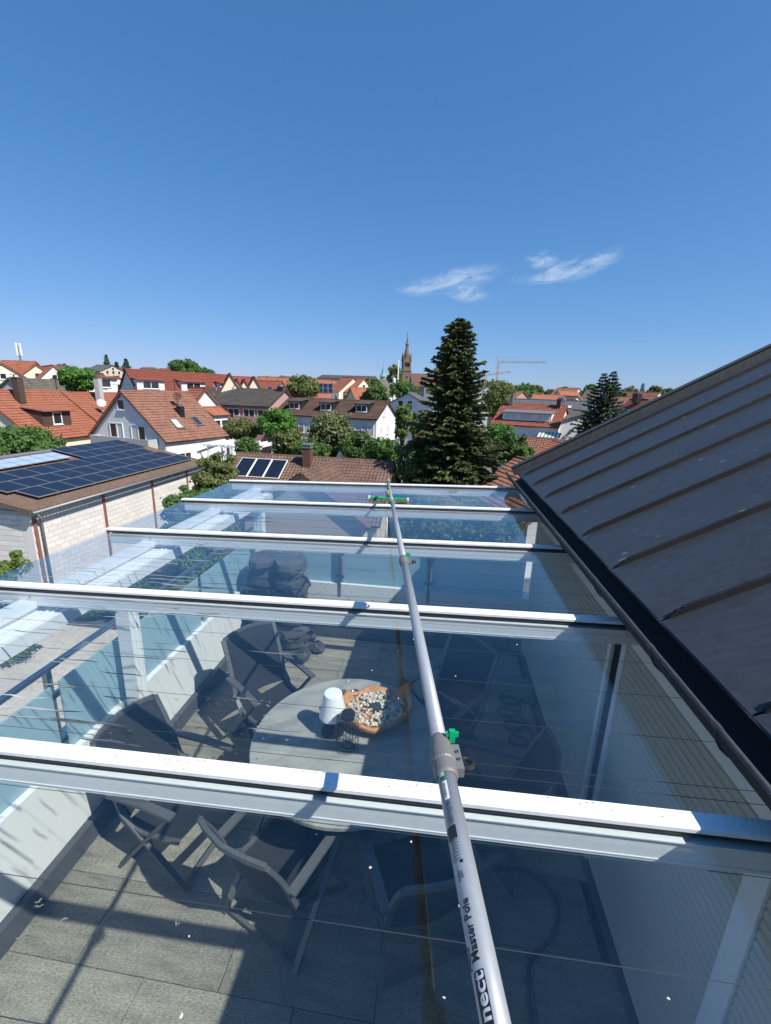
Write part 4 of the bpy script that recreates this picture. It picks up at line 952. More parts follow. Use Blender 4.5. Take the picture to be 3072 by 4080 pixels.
q = MB(); q.bar((X0 + 0.07, Y0 - 0.2, ZE - 0.02), (XRg, Y0 - 0.2, ZR - 0.02), 0.12, 0.2); obj('verge_board', q, M['fibre'], wh, world=True)
q = MB(); q.tube([(X0 + 0.12, Y0 - 0.15, ZE - 0.09), (X0 + 0.12, Y1, ZE - 0.09)], 0.07, 10); gq = obj('gutter', q, M['lead'], wh, smooth=True, world=True)
q = MB(); q.tube([(X0 + 0.12, Y0 + 0.02, ZE - 0.1), (X0 - 0.05, Y0 + 0.35, ZE - 0.5), (X0 - 0.14, Y0 + 0.42, ZE - 0.8), (X0 - 0.14, Y0 + 0.42, GZ)], 0.055, 10); obj('downpipe', q, M['lead'], wh, smooth=True, world=True)
# photovoltaic field on the near slope
pv = thing('solar_array', 'large field of dark blue solar panels on the warehouse roof', 'solar panels', (X0 - 2.5, 23, ZE + 0.5))
rs = V((XRg - X0 - 0.05, 0, ZR - ZE)); RLn = rs.length; rs.normalize(); rn = V((-rs.z, 0, rs.x)); rn = rn if rn.z > 0 else -rn
PW_, PH_ = 1.30, 1.30
def rpt(y, s_): return V((X0 + 0.05, y, ZE)) + rs * s_ + rn * 0.16
cellm = {}
def panel(arr, y, s_, w_, h_, m_):
    key = (w_, h_, m_)
    if key not in cellm:
        a = MB(); a.boxv((0, 0, 0), V((0, w_ / 2 - .014, 0)), rs * (h_ / 2 - .014), rn * 0.022); b = MB(); b.boxv(rn * 0.024, V((0, w_ / 2 - .035, 0)), rs * (h_ / 2 - .035), rn * 0.004); cellm[key] = (a.mesh('solar_panel', M['pvf']), b.mesh('cells', M[m_]))
    o = obj('solar_panel', cellm[key][0], None, arr); o.location = rpt(y, s_) - ORI[arr.name]; c = obj('cells', cellm[key][1], None, o); return o
for r in range(3):
    for c in range(11): panel(pv, Y0 + 1.0 + (c + 0.5) * 1.15 - r * 0.35, 0.75 + (r + 0.5) * 1.18, 1.15, 1.18, 'pv')
for r in range(3, 5):
    for c in range(5): panel(pv, Y0 + 7.9 + (c + 0.5) * 1.15, 0.75 + (r + 0.5) * 1.18, 1.15, 1.18, 'pv')
sc_ = thing('solar_collector', 'collector strip, sky reflection painted into its colour, near the warehouse ridge', 'solar panels', (X0 - 5, 20, ZE + 0.8))
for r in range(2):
    for c in range(10): panel(sc_, Y0 - 0.8 + (c + 0.5) * 0.82, 4.75 + (r + 0.5) * 0.62, 0.82, 0.62, 'pv_skytone')

# ------------------------------------------------------------------ named houses
TL = (0.30, 0.37)
h2 = House('house', 'white gabled house with faded red roof and small balcony behind the warehouse', (-29.3, 43.6), -14, 9.7, 8.0, -5.05, -0.55, 'white', 'rosy', TL)
b0 = h2.base
h2.win('f', -0.35, 9.0, 1.0, 1.0); h2.win('f', -1.75, 6.5, 1.0, 1.45); h2.win('f', 2.0, 6.4, 1.0, 1.45); h2.win('f', -0.85, 6.25, 0.85, 2.0, 'blind'); h2.win('f', 1.1, 6.2, 0.95, 2.0, 'blind')
h2.balcony('f', 0.2, -5.75, 7.6, 1.2, 0.95, WM['grey'])
h2.chimney(2.6, 0.3, -4.2, -1.9, 0.55, 'black'); h2.skylight('r', -1.2, 0.33, 0.9, 1.3, 'blind'); h2.skylight('r', 1.6, 0.36, 0.9, 1.3)
h2.dish(2.0, 0.6, -0.95, 0.42, 'brick'); h2.win('r', -1.8, 3.9, 1.6, 1.4)
q = House('house', 'orange tiled house with dark dormer and brown chimney at the left edge', (-41.7, 40.4), 0, 10.0, 8.7, -5.2, -0.85, 'cream', 'orange', TL)
q.dormer('r', -0.6, 0.24, 3.3, 1.5, 'brownwood', wins=1, wk=0.32); q.chimney(1.3, -1.5, -2.0, 0.35, 0.62, 'brownwood')
q.win('f', 0.5, 7.9, 1.1, 1.3); q.win('f', 3.4, 4.6, 1.2, 1.3); q.win('f', -2.5, 4.6, 1.2, 1.3)
for a in (-2.5, 1.0): q.win('r', a, 3.7, 1.4, 1.2, 'blind')
q = House('house', 'orange tiled house joined behind the one with the dark dormer, pale chimney', (-41.4, 50.0), 0, 10.2, 10.0, -5.2, -1.0, 'cream', 'orange', TL)
q.chimney(1.6, -1.6, -2.2, 0.7, 0.6, WM['grey']); q.dormer('r', 0.6, 0.25, 2.4, 1.2, 'brownwood'); q.dish(3.2, -3.4, -2.0, 0.45); q.skylight('r', -2.6, 0.3, 0.9, 1.3)
q = House('house', 'low glazed annex between the orange house and the white gabled house', (-34.6, 37.2), 0, 3.2, 3.2, -6.6, -6.35, 'grey', 'dark', ov=0.15)
for a in (-1.0, 0.0, 1.0): q.win('f', a, 3.0, 0.9, 0.8)
# brown tiled bungalow beyond the terrace
bb = House('bungalow', 'brown tiled bungalow with three solar collectors beyond the canopy', (-9.8, 33.55), 88, 11.4, 12.4, -8.42, -5.0, 'ochre', 'brown', (0.26, 0.34))
# its near slope is local side 'r' after the turn; single tiles on the part in view
M['btile'] = rand_value(mat('weathered brown tile', (0.205, 0.125, 0.095), 0.85, var=(5, 0.9), col2=(0.12, 0.082, 0.068), fine=(18, 0.35), spec=0.2), 0.75, 1.25)
tw_, th_ = 0.265, 0.345; tmx = MB()
for (t, lift) in ((-0.5, 0.03), (0.56, 0.0)):
    for i in range(6): ph = i / 5; tmx.v.append((0.0, (ph - 0.5) * tw_ * 1.02, 0)); tmx.v[-1] = (-t * th_, (ph - 0.5) * tw_ * 1.02, lift + 0.026 * math.cos(2 * math.pi * ph))
for i in range(5): tmx.f.append((i, i + 6, i + 7, i + 1))
for i in range(6): tmx.v.append((tmx.v[i][0], tmx.v[i][1], tmx.v[i][2] - 0.028))
for i in range(5): tmx.f.append((12 + i, i, i + 1, 12 + i + 1))
tme = tmx.mesh('roof_tile', M['btile'])
sgn = 'r' if (bb.t.rotation_euler.z > 0 and True) else 'l'
side_near = 'l' if (V((-math.cos(RAD(88)), -math.sin(RAD(88)), 0)).y < 0) else 'r'
p0, n0, s0 = bb.rp(side_near, 0, 0.0)
rot = Matrix((-s0, V((0, 1, 0)), n0)).transposed()
if rot.determinant() < 0: rot = Matrix((-s0, V((0, -1, 0)), n0)).transposed()
spot = []
for r in range(int(bb.H / th_)):
    for c in range(int((bb.l + 0.5) / tw_)):
        p, _, _ = bb.rp(side_near, -(bb.l + .5) / 2 + (c + .5) * tw_, (r + 0.5) * th_ / bb.H, 0.035); spot.append((r, c, p))
roof_n = [o for o in bb.t.children if o.name.startswith('roof')][0 if side_near == 'r' else 1]
spot.sort(key=lambda k: -k[0]); rest = MB()
for i, (r, c, p) in enumerate(spot):
    if i < 300: o = obj('roof_tile', tme, None, roof_n); o.matrix_local = Matrix.Translation(p) @ rot.to_4x4()
    else: rest.add([p + rot @ V(v_) for v_ in tmx.v], tmx.f)
obj('lower_tile_courses', rest, M['btile'], roof_n, kind='stuff')
sy = -1 if rot.col[1].y < 0 else 1
bb.chimney(0.9 if side_near == 'r' else -0.9, 0.2 if side_near == 'l' else -0.2, -5.7, -4.15, 0.62, 'brick')
col_a = []
for k in range(3):
    a = 5.05 - k * 1.28 if side_near == 'l' else -3.55 + k * 1.28
    p, n, su = bb.rp(side_near, a, 0.735, 0.12); q = MB(); q.boxv(p, V((0, 0.61, 0)), su * 1.12, n * 0.04); o = obj('solar_collector', q, M['winf'], bb.t)
    q = MB(); q.boxv(p + n * 0.042, V((0, 0.565, 0)), su * 1.075, n * 0.004); obj('absorber', q, M['pv'], o)
wg = House('bungalow_wing', 'projecting brown tiled wing in front of the bungalow roof', (-8.4, 30.4), -7, 8.6, 6.4, -8.35, -5.12, 'ochre', 'brown', (0.26, 0.34), cat='house')
q = MB(); q.tube([(-3.3, 28.9, -7.7), (-3.3, 28.9, -10.4)], 0.06, 10); single('downpipe', q, M['winf'], 'white downpipe at the right corner of the brown bungalow', 'pipe', smooth=True)
# white apartment house
wa = House('apartment_house', 'white apartment house with umber roof and three dormers in the middle', (-15.05, 63.5), 80, 9.0, 15.0, -3.2, -1.0, 'white', 'umber', (0.30, 0.36), cat='building')
ns = 'l'
for a, pn in ((-5.0, 'pane'), (0.2, 'pane'), (5.0, 'pane')): wa.dormer(ns, a, 0.30, 1.9, 1.15, 'near_black', roof=M['brownwood'])
wa.dish(-2.6, 6.1, -1.7, 0.45); wa.dish(-1.0, -0.3, -0.55, 0.5)
for a in (-6.3, -3.7, 0.4, 3.0, 6.0):
    for z, pn in ((6.0, 'blind'), (3.2, 'pane')): wa.win(ns, a, z, 1.7, 1.4, pn)
for a in (-5.0, 4.6):
    for z in (GZ + 4.9, GZ + 2.1): wa.balcony(ns, a, z, 2.8, 1.3, 0.9, M['brownwood'])
for x, z in ((-1.2, 8.5), (-2.4, 5.9), (0.6, 6.0), (-2.4, 3.2), (0.6, 3.2)): wa.win('f', x, z, 0.9, 1.2, 'blind')
pk = House('apartment_house', 'old rose apartment block with dark roof and balconies left of the white one', (-33.2, 72.2), 81, 10.0, 15.5, -2.45, 0.1, 'pink', 'dark', (0.30, 0.36), cat='building')
for a in (-6.8, -4.3, -1.6, 1.2, 4.2, 6.6):
    for z in (7.0, 4.3): pk.win('l', a, z, 2.0, 1.6, 'pane' if a < 5 else 'blind')
for a, w_ in ((3.6, 5.2), (-5.0, 5.2)):
    for z in (GZ + 5.6, GZ + 2.9): pk.balcony('l', a, z, w_, 1.4, 0.95, WM['pink'])
pk.dish(-3.2, 3.0, 0.1, 0.55); pk.chimney(-0.2, -7.2, -0.6, 0.6, 0.8, 'black')
gh = House('house', 'white house with slate grey roof just left of the tall fir', (-3.6, 78.5), -22, 8.5, 11.0, -1.9, 0.35, 'white', 'slate')
for x, z, w_ in ((-1.3, 9.2, 1.0), (0.4, 9.2, 1.0), (-2.4, 6.4, 1.6), (1.8, 6.4, 1.2), (-2.4, 3.6, 1.6), (1.8, 3.6, 1.2)): gh.win('f', x, z, w_, 1.4)
for a in (-3.5, -0.5, 2.5):
    for z in (6.8, 4.0): gh.win('r', a, z, 1.3, 1.3, 'blind')
gh.chimney(1.0, -2.0, -0.6, 1.3, 0.7, 'lead'); gh.balcony('f', -2.2, GZ + 5.4, 3.2, 1.2); gh.balcony('f', -2.2, GZ + 2.6, 3.2, 1.2); gh.dish(3.0, 3.5, 0.4, 0.5)
th_o = House('row_house', 'red roofed row house with long white dormer right of the fir', (13.1, 67.6), 67, 9.5, 8.7, -3.55, -0.75, 'white', 'rowred', (0.30, 0.36))
th_o.dormer('l', 0.0, 0.22, 6.6, 1.05, 'white', roof=M['lead'], wins=3, pane='blind'); th_o.chimney(-0.4, 3.2, -1.2, 0.3, 0.5, 'lead'); th_o.chimney(-0.4, -3.4, -1.2, 0.1, 0.5, 'brick'); th_o.dish(-0.6, -4.0, 0.1, 0.5)
for a in (-2.2, 0.9, 3.0): th_o.win('l', a, 5.4, 1.8, 1.4, 'blind')
q = House('house', 'grey roofed house directly behind the red row house', (17.5, 76), 67, 9.0, 12, -2.0, -0.05, 'white', 'slate')
for a in (-3, 2): q.skylight('l', a, 0.5, 0.9, 1.2, 'blind')
q = House('shed', 'low brown tiled outbuilding in front of the red row house', (11.5, 56.0), 67, 5.0, 8.0, -6.3, -4.6, 'cream', 'rosy', TL)
q = House('house', 'dark timber house half hidden at the foot of the tall fir', (0.9, 42.0), 4, 8.5, 8.0, -7.2, -4.4, 'ochre', 'old', TL)
q.chimney(-2.9, -2.6, -6.6, -2.9, 0.8, 'brick')
q = House('house', 'low hipped red tiled roof tucked behind the metal roof corner', (7.3, 30.4), 20, 7.0, 8.0, -7.0, -4.3, 'white', 'rosy', TL)
q = House('house', 'small red tiled roof peeping over the metal roof edge', (13.4, 47.0), 15, 6.0, 8.0, -6.2, -4.4, 'white', 'orange', TL)
# awnings on the row house
M['stripe'] = mat('green white awning', (0.55, 0.66, 0.55), 0.8)
for a, lb in ((-3.6, 'green striped awning on the right end of the row house'), (3.6, 'green striped awning on the left end of the row house')):
    aw = thing('awning', lb, 'awning', tuple(th_o.t.location), RAD(67)); p = V((-th_o.w / 2 - 0.05, a, 7.0)); q = MB(); k = 0
    for i in range(12):
        y = a - 1.4 + i * 0.234
        if i % 2: continue
        q.prism([(p.x, y, 6.6), (p.x - 1.4, y, 6.0), (p.x - 1.4, y, 5.8), (p.x - 1.4, y + .234, 5.8), (p.x - 1.4, y + .234, 6.0), (p.x, y + .234, 6.6)][:2] + [(p.x - 1.4, y + .234, 6.0), (p.x, y + .234, 6.6)], (0, 0, 0.02))
    obj('green_stripes', q, mat('awning green', (0.10, 0.30, 0.14), 0.8), aw); q = MB()
    for i in range(12):
        y = a - 1.4 + i * 0.234
        if i % 2: q.prism([(p.x, y, 6.6), (p.x - 1.4, y, 6.0), (p.x - 1.4, y + .234, 6.0), (p.x, y + .234, 6.6)], (0, 0, 0.02))
    obj('white_stripes', q, M['winf'], aw)
# pergola and terrace beside the white gabled house
pg = thing('pergola', 'white timber pergola right of the white gabled house', 'pergola', (-21.5, 44.0, GZ))
for x, y in ((-23.5, 42.4), (-20.8, 42.0), (-18.0, 41.6), (-23.2, 45.5), (-17.6, 44.8)):
    q = MB(); q.box(x - .08, x + .08, y - .08, y + .08, GZ, -5.6); obj('post', q, M['winf'], pg, world=True)
for k in range(9): q = MB(); x = -23.9 + k * 0.8; q.bar((x, 41.9, -5.45), (x + 0.5, 46, -5.4), 0.08, 0.16); obj('beam', q, M['winf'], pg, world=True)
q = MB(); q.bar((-24, 42.4, -5.6), (-17.4, 41.5, -5.6), 0.1, 0.18); q.bar((-23.8, 45.6, -5.6), (-17.2, 44.8, -5.6), 0.1, 0.18); obj('beam', q, M['winf'], pg, world=True)
pa = thing('parasol', 'closed dark parasol beside the pergola', 'parasol', (-19.4, 40.2, GZ))
q = MB(); q.lathe([(0.03, 0), (0.03, 3.0)], n=8); obj('pole', q, M['winf'], pa)
q = MB(); q.lathe([(1.6, 1.7), (1.62, 1.75), (0.9, 2.5), (0.05, 3.05)], n=8); obj('canopy', q, mat('navy cloth', (0.03, 0.045, 0.07), 0.9), pa)
# garage court seen through the glass
q = House('shed', 'white corrugated roofed shed low beyond the canopy, seen through the glass', (3.2, 17.5), 5, 2.6, 3.4, GZ + 2.2, GZ + 2.5, 'grey', 'slate')

# ------------------------------------------------------------------ distant houses: ridge ends by pixel and distance
def fh(label, a, da, b, db, w, drop, wall, roof, wins=2, group='houses on the skyline', name='house', dorm=0, sk=0, pvn=0, base=None, tiles=None):
    A, B = at(*a, da), at(*b, db); z = (A.z + B.z) / 2; c = (A + B) / 2; v_ = B - A; l = math.hypot(v_.x, v_.y); yaw = math.degrees(math.atan2(v_.y, v_.x)) - 90
    h = House(name, label, (c.x, c.y), yaw, w, l, z - drop, z, wall, roof, tiles=tiles, group=group, cat='house' if name == 'house' else 'building', base=base)
    face = 'f' if A.length < B.length else 'b'
    for i in range(wins): h.win(face, (i - (wins - 1) / 2) * 2.0, h.ze - 0.2, 1.0, 1.2)
    if wins: h.win(face, 0, h.ze + drop * 0.42, 0.9, 1.0)
    side = 'r' if (h.t.rotation_euler.to_matrix() @ V((1, 0, 0))).dot(c) < 0 else 'l'
    for i in range(2): h.win(side, (i - .5) * l * 0.5, h.ze - 1.2, 1.2, 1.3)
    for i in range(dorm): h.dormer(side, (i - (dorm - 1) / 2) * l / max(dorm, 1) * 0.8, 0.25, 2.2, 1.1, 'white', roof=h.rm)
    for i in range(sk): h.skylight(side, (i - (sk - 1) / 2) * 2.2, 0.5, 1.0, 1.3)
    if pvn: h.pv(side, -pvn / 2, 0.25, pvn, 2)
    h.side = side
    return h
def A_(x, y): return (.4802 * x, 1340 + .4802 * y)
def B_(x, y): return (780 + .4802 * x, 1380 + .4802 * y)
def C_(x, y): return (1400 + .4802 * x, 1240 + .4802 * y)
def D_(x, y): return (2000 + .6435 * x, 1340 + .6435 * y)
fh('cream house with orange roof at the very left edge of the skyline', A_(10, 240), 98, A_(-60, 215), 110, 9, 3.6, 'cream', 'orange', tiles=(0.3, 0.4))
fh('broad orange roofed house on the left skyline, second from the edge', A_(20, 200), 122, A_(290, 210), 118, 11, 4.4, 'cream', 'orange', tiles=(0.3, 0.4))
fh('cream gable wing in front of the broad orange roof on the left', A_(300, 250), 108, A_(290, 225), 120, 8, 3.6, 'cream', 'orange', wins=3)
fh('white gabled house with orange roof beside the cream gable on the left skyline', A_(440, 250), 104, A_(350, 238), 116, 7, 3.8, 'white', 'orange', wins=1, sk=2)
fh('orange roof with white gable right of the round green tree', A_(852, 315), 96, A_(730, 305), 106, 6.5, 3.6, 'white', 'orange', wins=1)
fh('orange roof with solar panels behind the pale chimney', A_(985, 340), 98, A_(880, 330), 108, 7, 3.2, 'white', 'orange', wins=1, sk=2)
hq = fh('low lichened grey barn roof behind the orange houses', A_(80, 352), 78, A_(545, 362), 84, 9, 3.2, 'grey', 'old', wins=0, tiles=(0.3, 0.38))
row = fh('long dark red terrace roof with white dormers across the left background', A_(1048, 280), 84, B_(285, 232), 92, 13, 6.2, 'white', 'red', wins=0, tiles=(0.3, 0.4))
for a_ in (-14, -7, 0, 7): row.dormer(row.side, a_ * (1 if row.rp(row.side, 5, 0)[0].y > 0 else 1), 0.50, 4.2, 1.5, 'white', roof=row.rm, wins=1, wk=0.6)
for k, (ax, ay, wd, dr, lb) in enumerate(((285, 235, 4.6, 4.6, 'largest'), (345, 279, 2.2, 2.6, 'second from the left'), (405, 281, 2.4, 2.7, 'third from the left'), (485, 260, 3.6, 3.8, 'rightmost'))):
    fh('cream pointed gable of the long red roof, %s of four' % lb, B_(ax, ay), 80, B_(ax - 22, ay - 10), 90, wd, dr, 'cream', 'red', wins=0, group='pointed gables of the red terrace')
fh('red roof behind the pointed cream gables', B_(300, 250), 95, B_(490, 256), 95, 9, 3.4, 'white', 'red', wins=0)
fh('wide orange roof on the skyline above the rose apartment block', B_(520, 250), 110, B_(850, 262), 106, 10, 3.8, 'white', 'orange', wins=0)
fh('low red roof with white skylight band above the rose block', B_(500, 285), 86, B_(710, 290), 84, 8, 2.8, 'white', 'red', wins=0, sk=2)
fh('orange house with white chimney pots right of the skyline wide roof', B_(870, 240), 125, B_(955, 270), 118, 8, 3.2, 'white', 'rosy', wins=1)
fh('small orange gable with solar panels behind the white apartment house', B_(1110, 300), 112, B_(1300, 290), 128, 7.0, 2.9, 'white', 'orange', wins=1, pvn=8)
fh('orange roof with a row of dark solar panels left of the small gable', B_(960, 275), 96, B_(1110, 280), 96, 9, 3.6, 'white', 'orange', wins=0, pvn=5)
fh('orange row house, left of the pair below the long dark hall', B_(1215, 252), 110, B_(1310, 262), 106, 8, 3.4, 'cream', 'orange', wins=1)
fh('orange row house, right of the pair below the long dark hall', B_(1315, 262), 108, B_(1395, 268), 106, 8, 3.2, 'cream', 'orange', wins=1)
fh('long dark flat roofed hall on the skyline left of the church', B_(1050, 238), 190, B_(1490, 250), 185, 14, 1.4, 'grey', 'dark', wins=0)
fh('orange roof in front of the small turret church', B_(1290, 340), 90, B_(1490, 350), 92, 8, 3.2, 'ochre', 'orange', wins=0)
fh('grey timber roof below the green turret', B_(1500, 285), 125, B_(1580, 275), 128, 8, 4.2, 'cream', 'old', wins=0)
fh('white clinic building with balconies left of the fir', C_(595, 622), 150, C_(730, 630), 148, 8, 0.6, 'white', 'slate', wins=0, name='flat_roofed_building')
fh('orange roof strip below the white clinic building', C_(610, 682), 105, C_(720, 690), 104, 8, 2.0, 'white', 'orange', wins=0)
fh('brick red house with flat dormer right of the fir', C_(1250, 655), 120, C_(1420, 668), 116, 9, 2.8, 'pink', 'rosy', wins=0, dorm=1)
fh('white gabled house right of the fir under the crane', C_(1165, 595), 130, C_(1150, 610), 145, 8, 3.0, 'white', 'dark', wins=1)
fh('long orange roof among the trees on the right skyline', D_(345, 318), 210, D_(480, 322), 205, 11, 3.6, 'cream', 'orange', wins=0, sk=4)
fh('grey roofed house left of the twin topped spruce', D_(525, 330), 190, D_(620, 335), 188, 10, 4, 'white', 'old', wins=0)
fh('reddish roof cluster below the right skyline trees', D_(385, 368), 140, D_(470, 372), 136, 9, 3.5, 'white', 'brown', wins=0)
fh('dark gabled house with white front right of the row house', D_(465, 388), 100, D_(395, 400), 112, 7, 3.2, 'white', 'dark', wins=2)
fh('orange roof between the row house and the twin topped spruce', D_(455, 432), 95, D_(525, 440), 92, 6, 2.6, 'blue', 'orange', wins=0)
fh('weathered roof of the white house cut by the metal roof edge', D_(545, 440), 66, D_(440, 478), 74, 8, 1.6, 'white', 'old', wins=1)
fh('long orange terrace on the far right skyline', D_(775, 340), 230, D_(980, 350), 222, 11, 5.0, 'cream', 'orange', wins=0, sk=7)
fh('second orange terrace below it on the right', D_(700, 372), 170, D_(860, 380), 166, 10, 3.2, 'cream', 'rosy', wins=0, sk=5)
hs_ = fh('red roof with chimney right of the twin topped spruce', D_(800, 388), 80, D_(900, 392), 78, 9, 4.0, 'white', 'red', wins=0, sk=3)
hs_.chimney(1.0, 0.5, -0.6 + at(*D_(850, 390), 80).z, 0.8 + at(*D_(850, 390), 80).z, 0.9, 'black')
# white gabled extension with small hipped roof right of the white house
fh('orange gable behind the white extension beside the faded red roof', B_(80, 352), 58, B_(-40, 340), 66, 8, 5.4, 'white', 'orange', wins=1, tiles=(0.3, 0.38))
fh('white extension with small orange hat roof and closed blinds', B_(55, 492), 55, B_(185, 515), 57, 2.6, 0.8, 'white', 'orange', wins=0)
fh('beige stepped block on the left skyline', A_(800, 215), 170, A_(935, 262), 165, 9, 2.0, 'ochre', 'slate', wins=3, name='apartment_block')
# scattered roofs filling the town behind
rnd = random.Random(21)
for i in range(46):
    px = rnd.uniform(60, 2700); d = rnd.uniform(140, 420)
    hy = 1518 + 0.0343 * px; up_ = (rnd.uniform(40, 80) if px < 900 else rnd.uniform(22, 60) if px < 1850 else rnd.uniform(14, 48))
    a = rnd.uniform(-0.4, 0.4); L = rnd.uniform(8, 16); P = at(px, hy - up_, d)
    q0 = P + V((math.cos(a), math.sin(a), 0)) * L / 2; q1 = P - V((math.cos(a), math.sin(a), 0)) * L / 2
    rc = rnd.choice(('orange', 'orange', 'red', 'rosy', 'brown', 'dark')); wc = rnd.choice(('white', 'cream', 'white', 'ochre'))
    where = 'left' if px < 900 else 'middle' if px < 1700 else 'right'
    nm = dict(orange='orange', red='dark red', rosy='faded red', brown='brown', dark='dark grey')[rc]
    House('house', 'small far %s house with %s roof on the %s of the horizon' % (wc if wc != 'ochre' else 'beige', nm, where), (P.x, P.y), math.degrees(a) - 90 + (90 if rnd.random() < .25 else 0), rnd.uniform(8, 10), L, P.z - rnd.uniform(2.6, 4), P.z, wc, rc, group='small far houses on the %s of the horizon' % where)

# ------------------------------------------------------------------ church
ch = at(1616, 1528, 250); cy = math.atan2(ch.y, ch.x) - math.pi / 2
cb = gz(ch.x, ch.y); church = thing('church', 'sandstone church with slender openwork spire on the skyline', 'church', (ch.x, ch.y, cb), cy + RAD(12))
def zc(py, px=1618, d=250): return at(px, py, d).z - cb
zt0 = zc(1480); hw = 2.35
q = MB(); q.box(-hw, hw, -hw, hw, 0, zt0)
for sx in (-1, 1):
    for sy_ in (-1, 1): q.box(sx * hw - .3, sx * hw + .3, sy_ * hw - .3, sy_ * hw + .3, 0, zt0 - 2)
tw = obj('tower', q, WM['stone'], church)
q = MB(); q.box(-hw - .25, hw + .25, -hw - .25, hw + .25, zt0, zt0 + .5); obj('cornice', q, WM['stone'], tw)
zb1 = zc(1440); q = MB()
for sx in (-1, 1):
    for sy_ in (-1, 1):
        q.box(sx * 1.75 - .38, sx * 1.75 + .38, sy_ * 1.75 - .38, sy_ * 1.75 + .38, zt0 + .5, zb1); q.lathe([(0.5, zb1), (0.38, zb1 + 1.2), (0.02, zb1 + 5.0)], (sx * 2.0, sy_ * 2.0, 0), 6)
q.box(-1.75, 1.75, -1.75, 1.75, zb1 - 1.2, zb1); q.box(-2.1, 2.1, -2.1, 2.1, zt0 + .5, zt0 + 2.2)
obj('belfry', q, WM['stone'], church); q = MB(); q.box(-1.5, 1.5, -1.5, 1.5, zt0 + 2.2, zb1 - 1.2); obj('belfry_shade_core', q, M['near_black'], church)  # solid near-black core paints the shade inside the openings
for sx, sy_ in ((0, -1), (0, 1), (1, 0), (-1, 0)):
    q = MB(); c = V((sx * 2.05, sy_ * 2.05, 0)); u_ = V((sy_, sx, 0)); q.prism([c + u_ * -1.9 + V((0, 0, zb1 - .6)), c + u_ * 1.9 + V((0, 0, zb1 - .6)), c + V((0, 0, zb1 + 3.6))], V((-sx * .4, -sy_ * .4, 0))); obj('gablet', q, WM['stone'], church)
zs1, zs2, zs3 = zc(1378), zc(1366), zc(1334)
q = MB(); q.lathe([(1.9, zb1), (0.68, zs1), (1.0, zs1 + .25), (1.0, zs2 - .4), (0.55, zs2), (0.16, zs3 - .5), (0.28, zs3), (0.10, zs3 + .5), (0.06, zs3 + 2.2)], n=8); obj('spire', q, WM['stone'], church)
for k in range(4):
    q = MB(); a = k * math.pi / 2; q.lathe([(0.55, 0), (0.55, .1)], n=12); q.v = [((x) * math.cos(a) + (hw + .02 + z) * math.sin(a), -(x) * math.sin(a) + (hw + .02 + z) * math.cos(a), zt0 - 3 + y) for x, y, z in q.v]; obj('clock_face', q, M['black'], church)
def nave(x0, x1, zr, zl, dp):
    q = MB(); q.prism([(x0, -dp / 2, 0), (x0, dp / 2, 0), (x0, dp / 2, zl), (x0, 0, zr - .15), (x0, -dp / 2, zl)], (x1 - x0, 0, 0)); obj('nave_wall', q, WM['stone'], church)
    q = MB(); q.prism([(x0 - .3, -dp / 2 - .4, zl), (x0 - .3, 0, zr), (x0 - .3, dp / 2 + .4, zl), (x0 - .3, dp / 2 + .4, zl + .25), (x0 - .3, 0, zr + .3), (x0 - .3, -dp / 2 - .4, zl + .25)], (x1 - x0 + .6, 0, 0)); obj('nave_roof', q, RM['nave'], church)
nave(2.6, 16.5, zc(1490, 1680), zc(1542, 1680), 13); nave(16.8, 27, zc(1476, 1760), zc(1522, 1760), 14)
# small turret church
tp_ = at(*B_(1553, 290), 130); tc2 = thing('chapel_turret', 'tiny chapel turret with green copper spire left of the church', 'turret', (tp_.x, tp_.y, gz(tp_.x, tp_.y)))
zz = at(*B_(1553, 252), 130).z - gz(tp_.x, tp_.y); q = MB(); q.box(-.7, .7, -.7, .7, 0, zz); obj('shaft', q, WM['ochre'], tc2); q = MB(); q.lathe([(1.1, zz), (0.5, zz + .9), (0.05, zz + 2.8), (0.03, zz + 4)], n=8); obj('copper_spire', q, mat('verdigris', (0.12, 0.34, 0.27), 0.7), tc2)
# cranes
def crane(label, base_px, top_px, jl, jr, d, tie=True):
    P0, P1 = at(*base_px, d), at(*top_px, d); zb = gz(P0.x, P0.y); c = thing('tower_crane', label, 'crane', (P1.x, P1.y, zb)); h = P1.z - zb
    mt_ = mat('pale crane paint', (0.48, 0.36, 0.27), 0.6); q = MB(); w_ = 0.55
    for sx in (-1, 1):
        for sy_ in (-1, 1): q.bar((sx * w_, sy_ * w_, 0), (sx * w_, sy_ * w_, h), 0.26, 0.26)
    n = int(h / 1.4)
    for i in range(n):
        for s_ in (-1, 1): q.bar((-w_ * (1 if i % 2 else -1), s_ * w_, h * i / n), (w_ * (1 if i % 2 else -1), s_ * w_, h * (i + 1) / n), 0.16, 0.16)
    obj('mast', q, mt_, c)
    L, R_ = at(*jl, d) - P1, at(*jr, d) - P1; q = MB(); 
    for off in ((0, 0.4, 0), (0, -0.4, 0), (0, 0, 0.8)): q.bar(V((L.x, L.y, h + L.z)) + V(off), V((R_.x, R_.y, h + R_.z)) + V(off), 0.24, 0.24)
    n = int((R_ - L).length / 1.6)
    for i in range(n):
        a = V((L.x, L.y, h + L.z)).lerp(V((R_.x, R_.y, h + R_.z)), i / n); b = V((L.x, L.y, h + L.z)).lerp(V((R_.x, R_.y, h + R_.z)), (i + 1) / n); q.bar(a + V((0, 0.4 if i % 2 else -.4, 0)), b + V((0, 0, 0.8)), 0.14, 0.14)
    obj('jib', q, mt_, c); return c, h, L, R_, mt_
c, h, L, R_, mt_ = crane('tall pale tower crane with long jib right of the fir', C_(1203, 630), C_(1220, 428), C_(1222, 425), C_(1620, 430), 300)
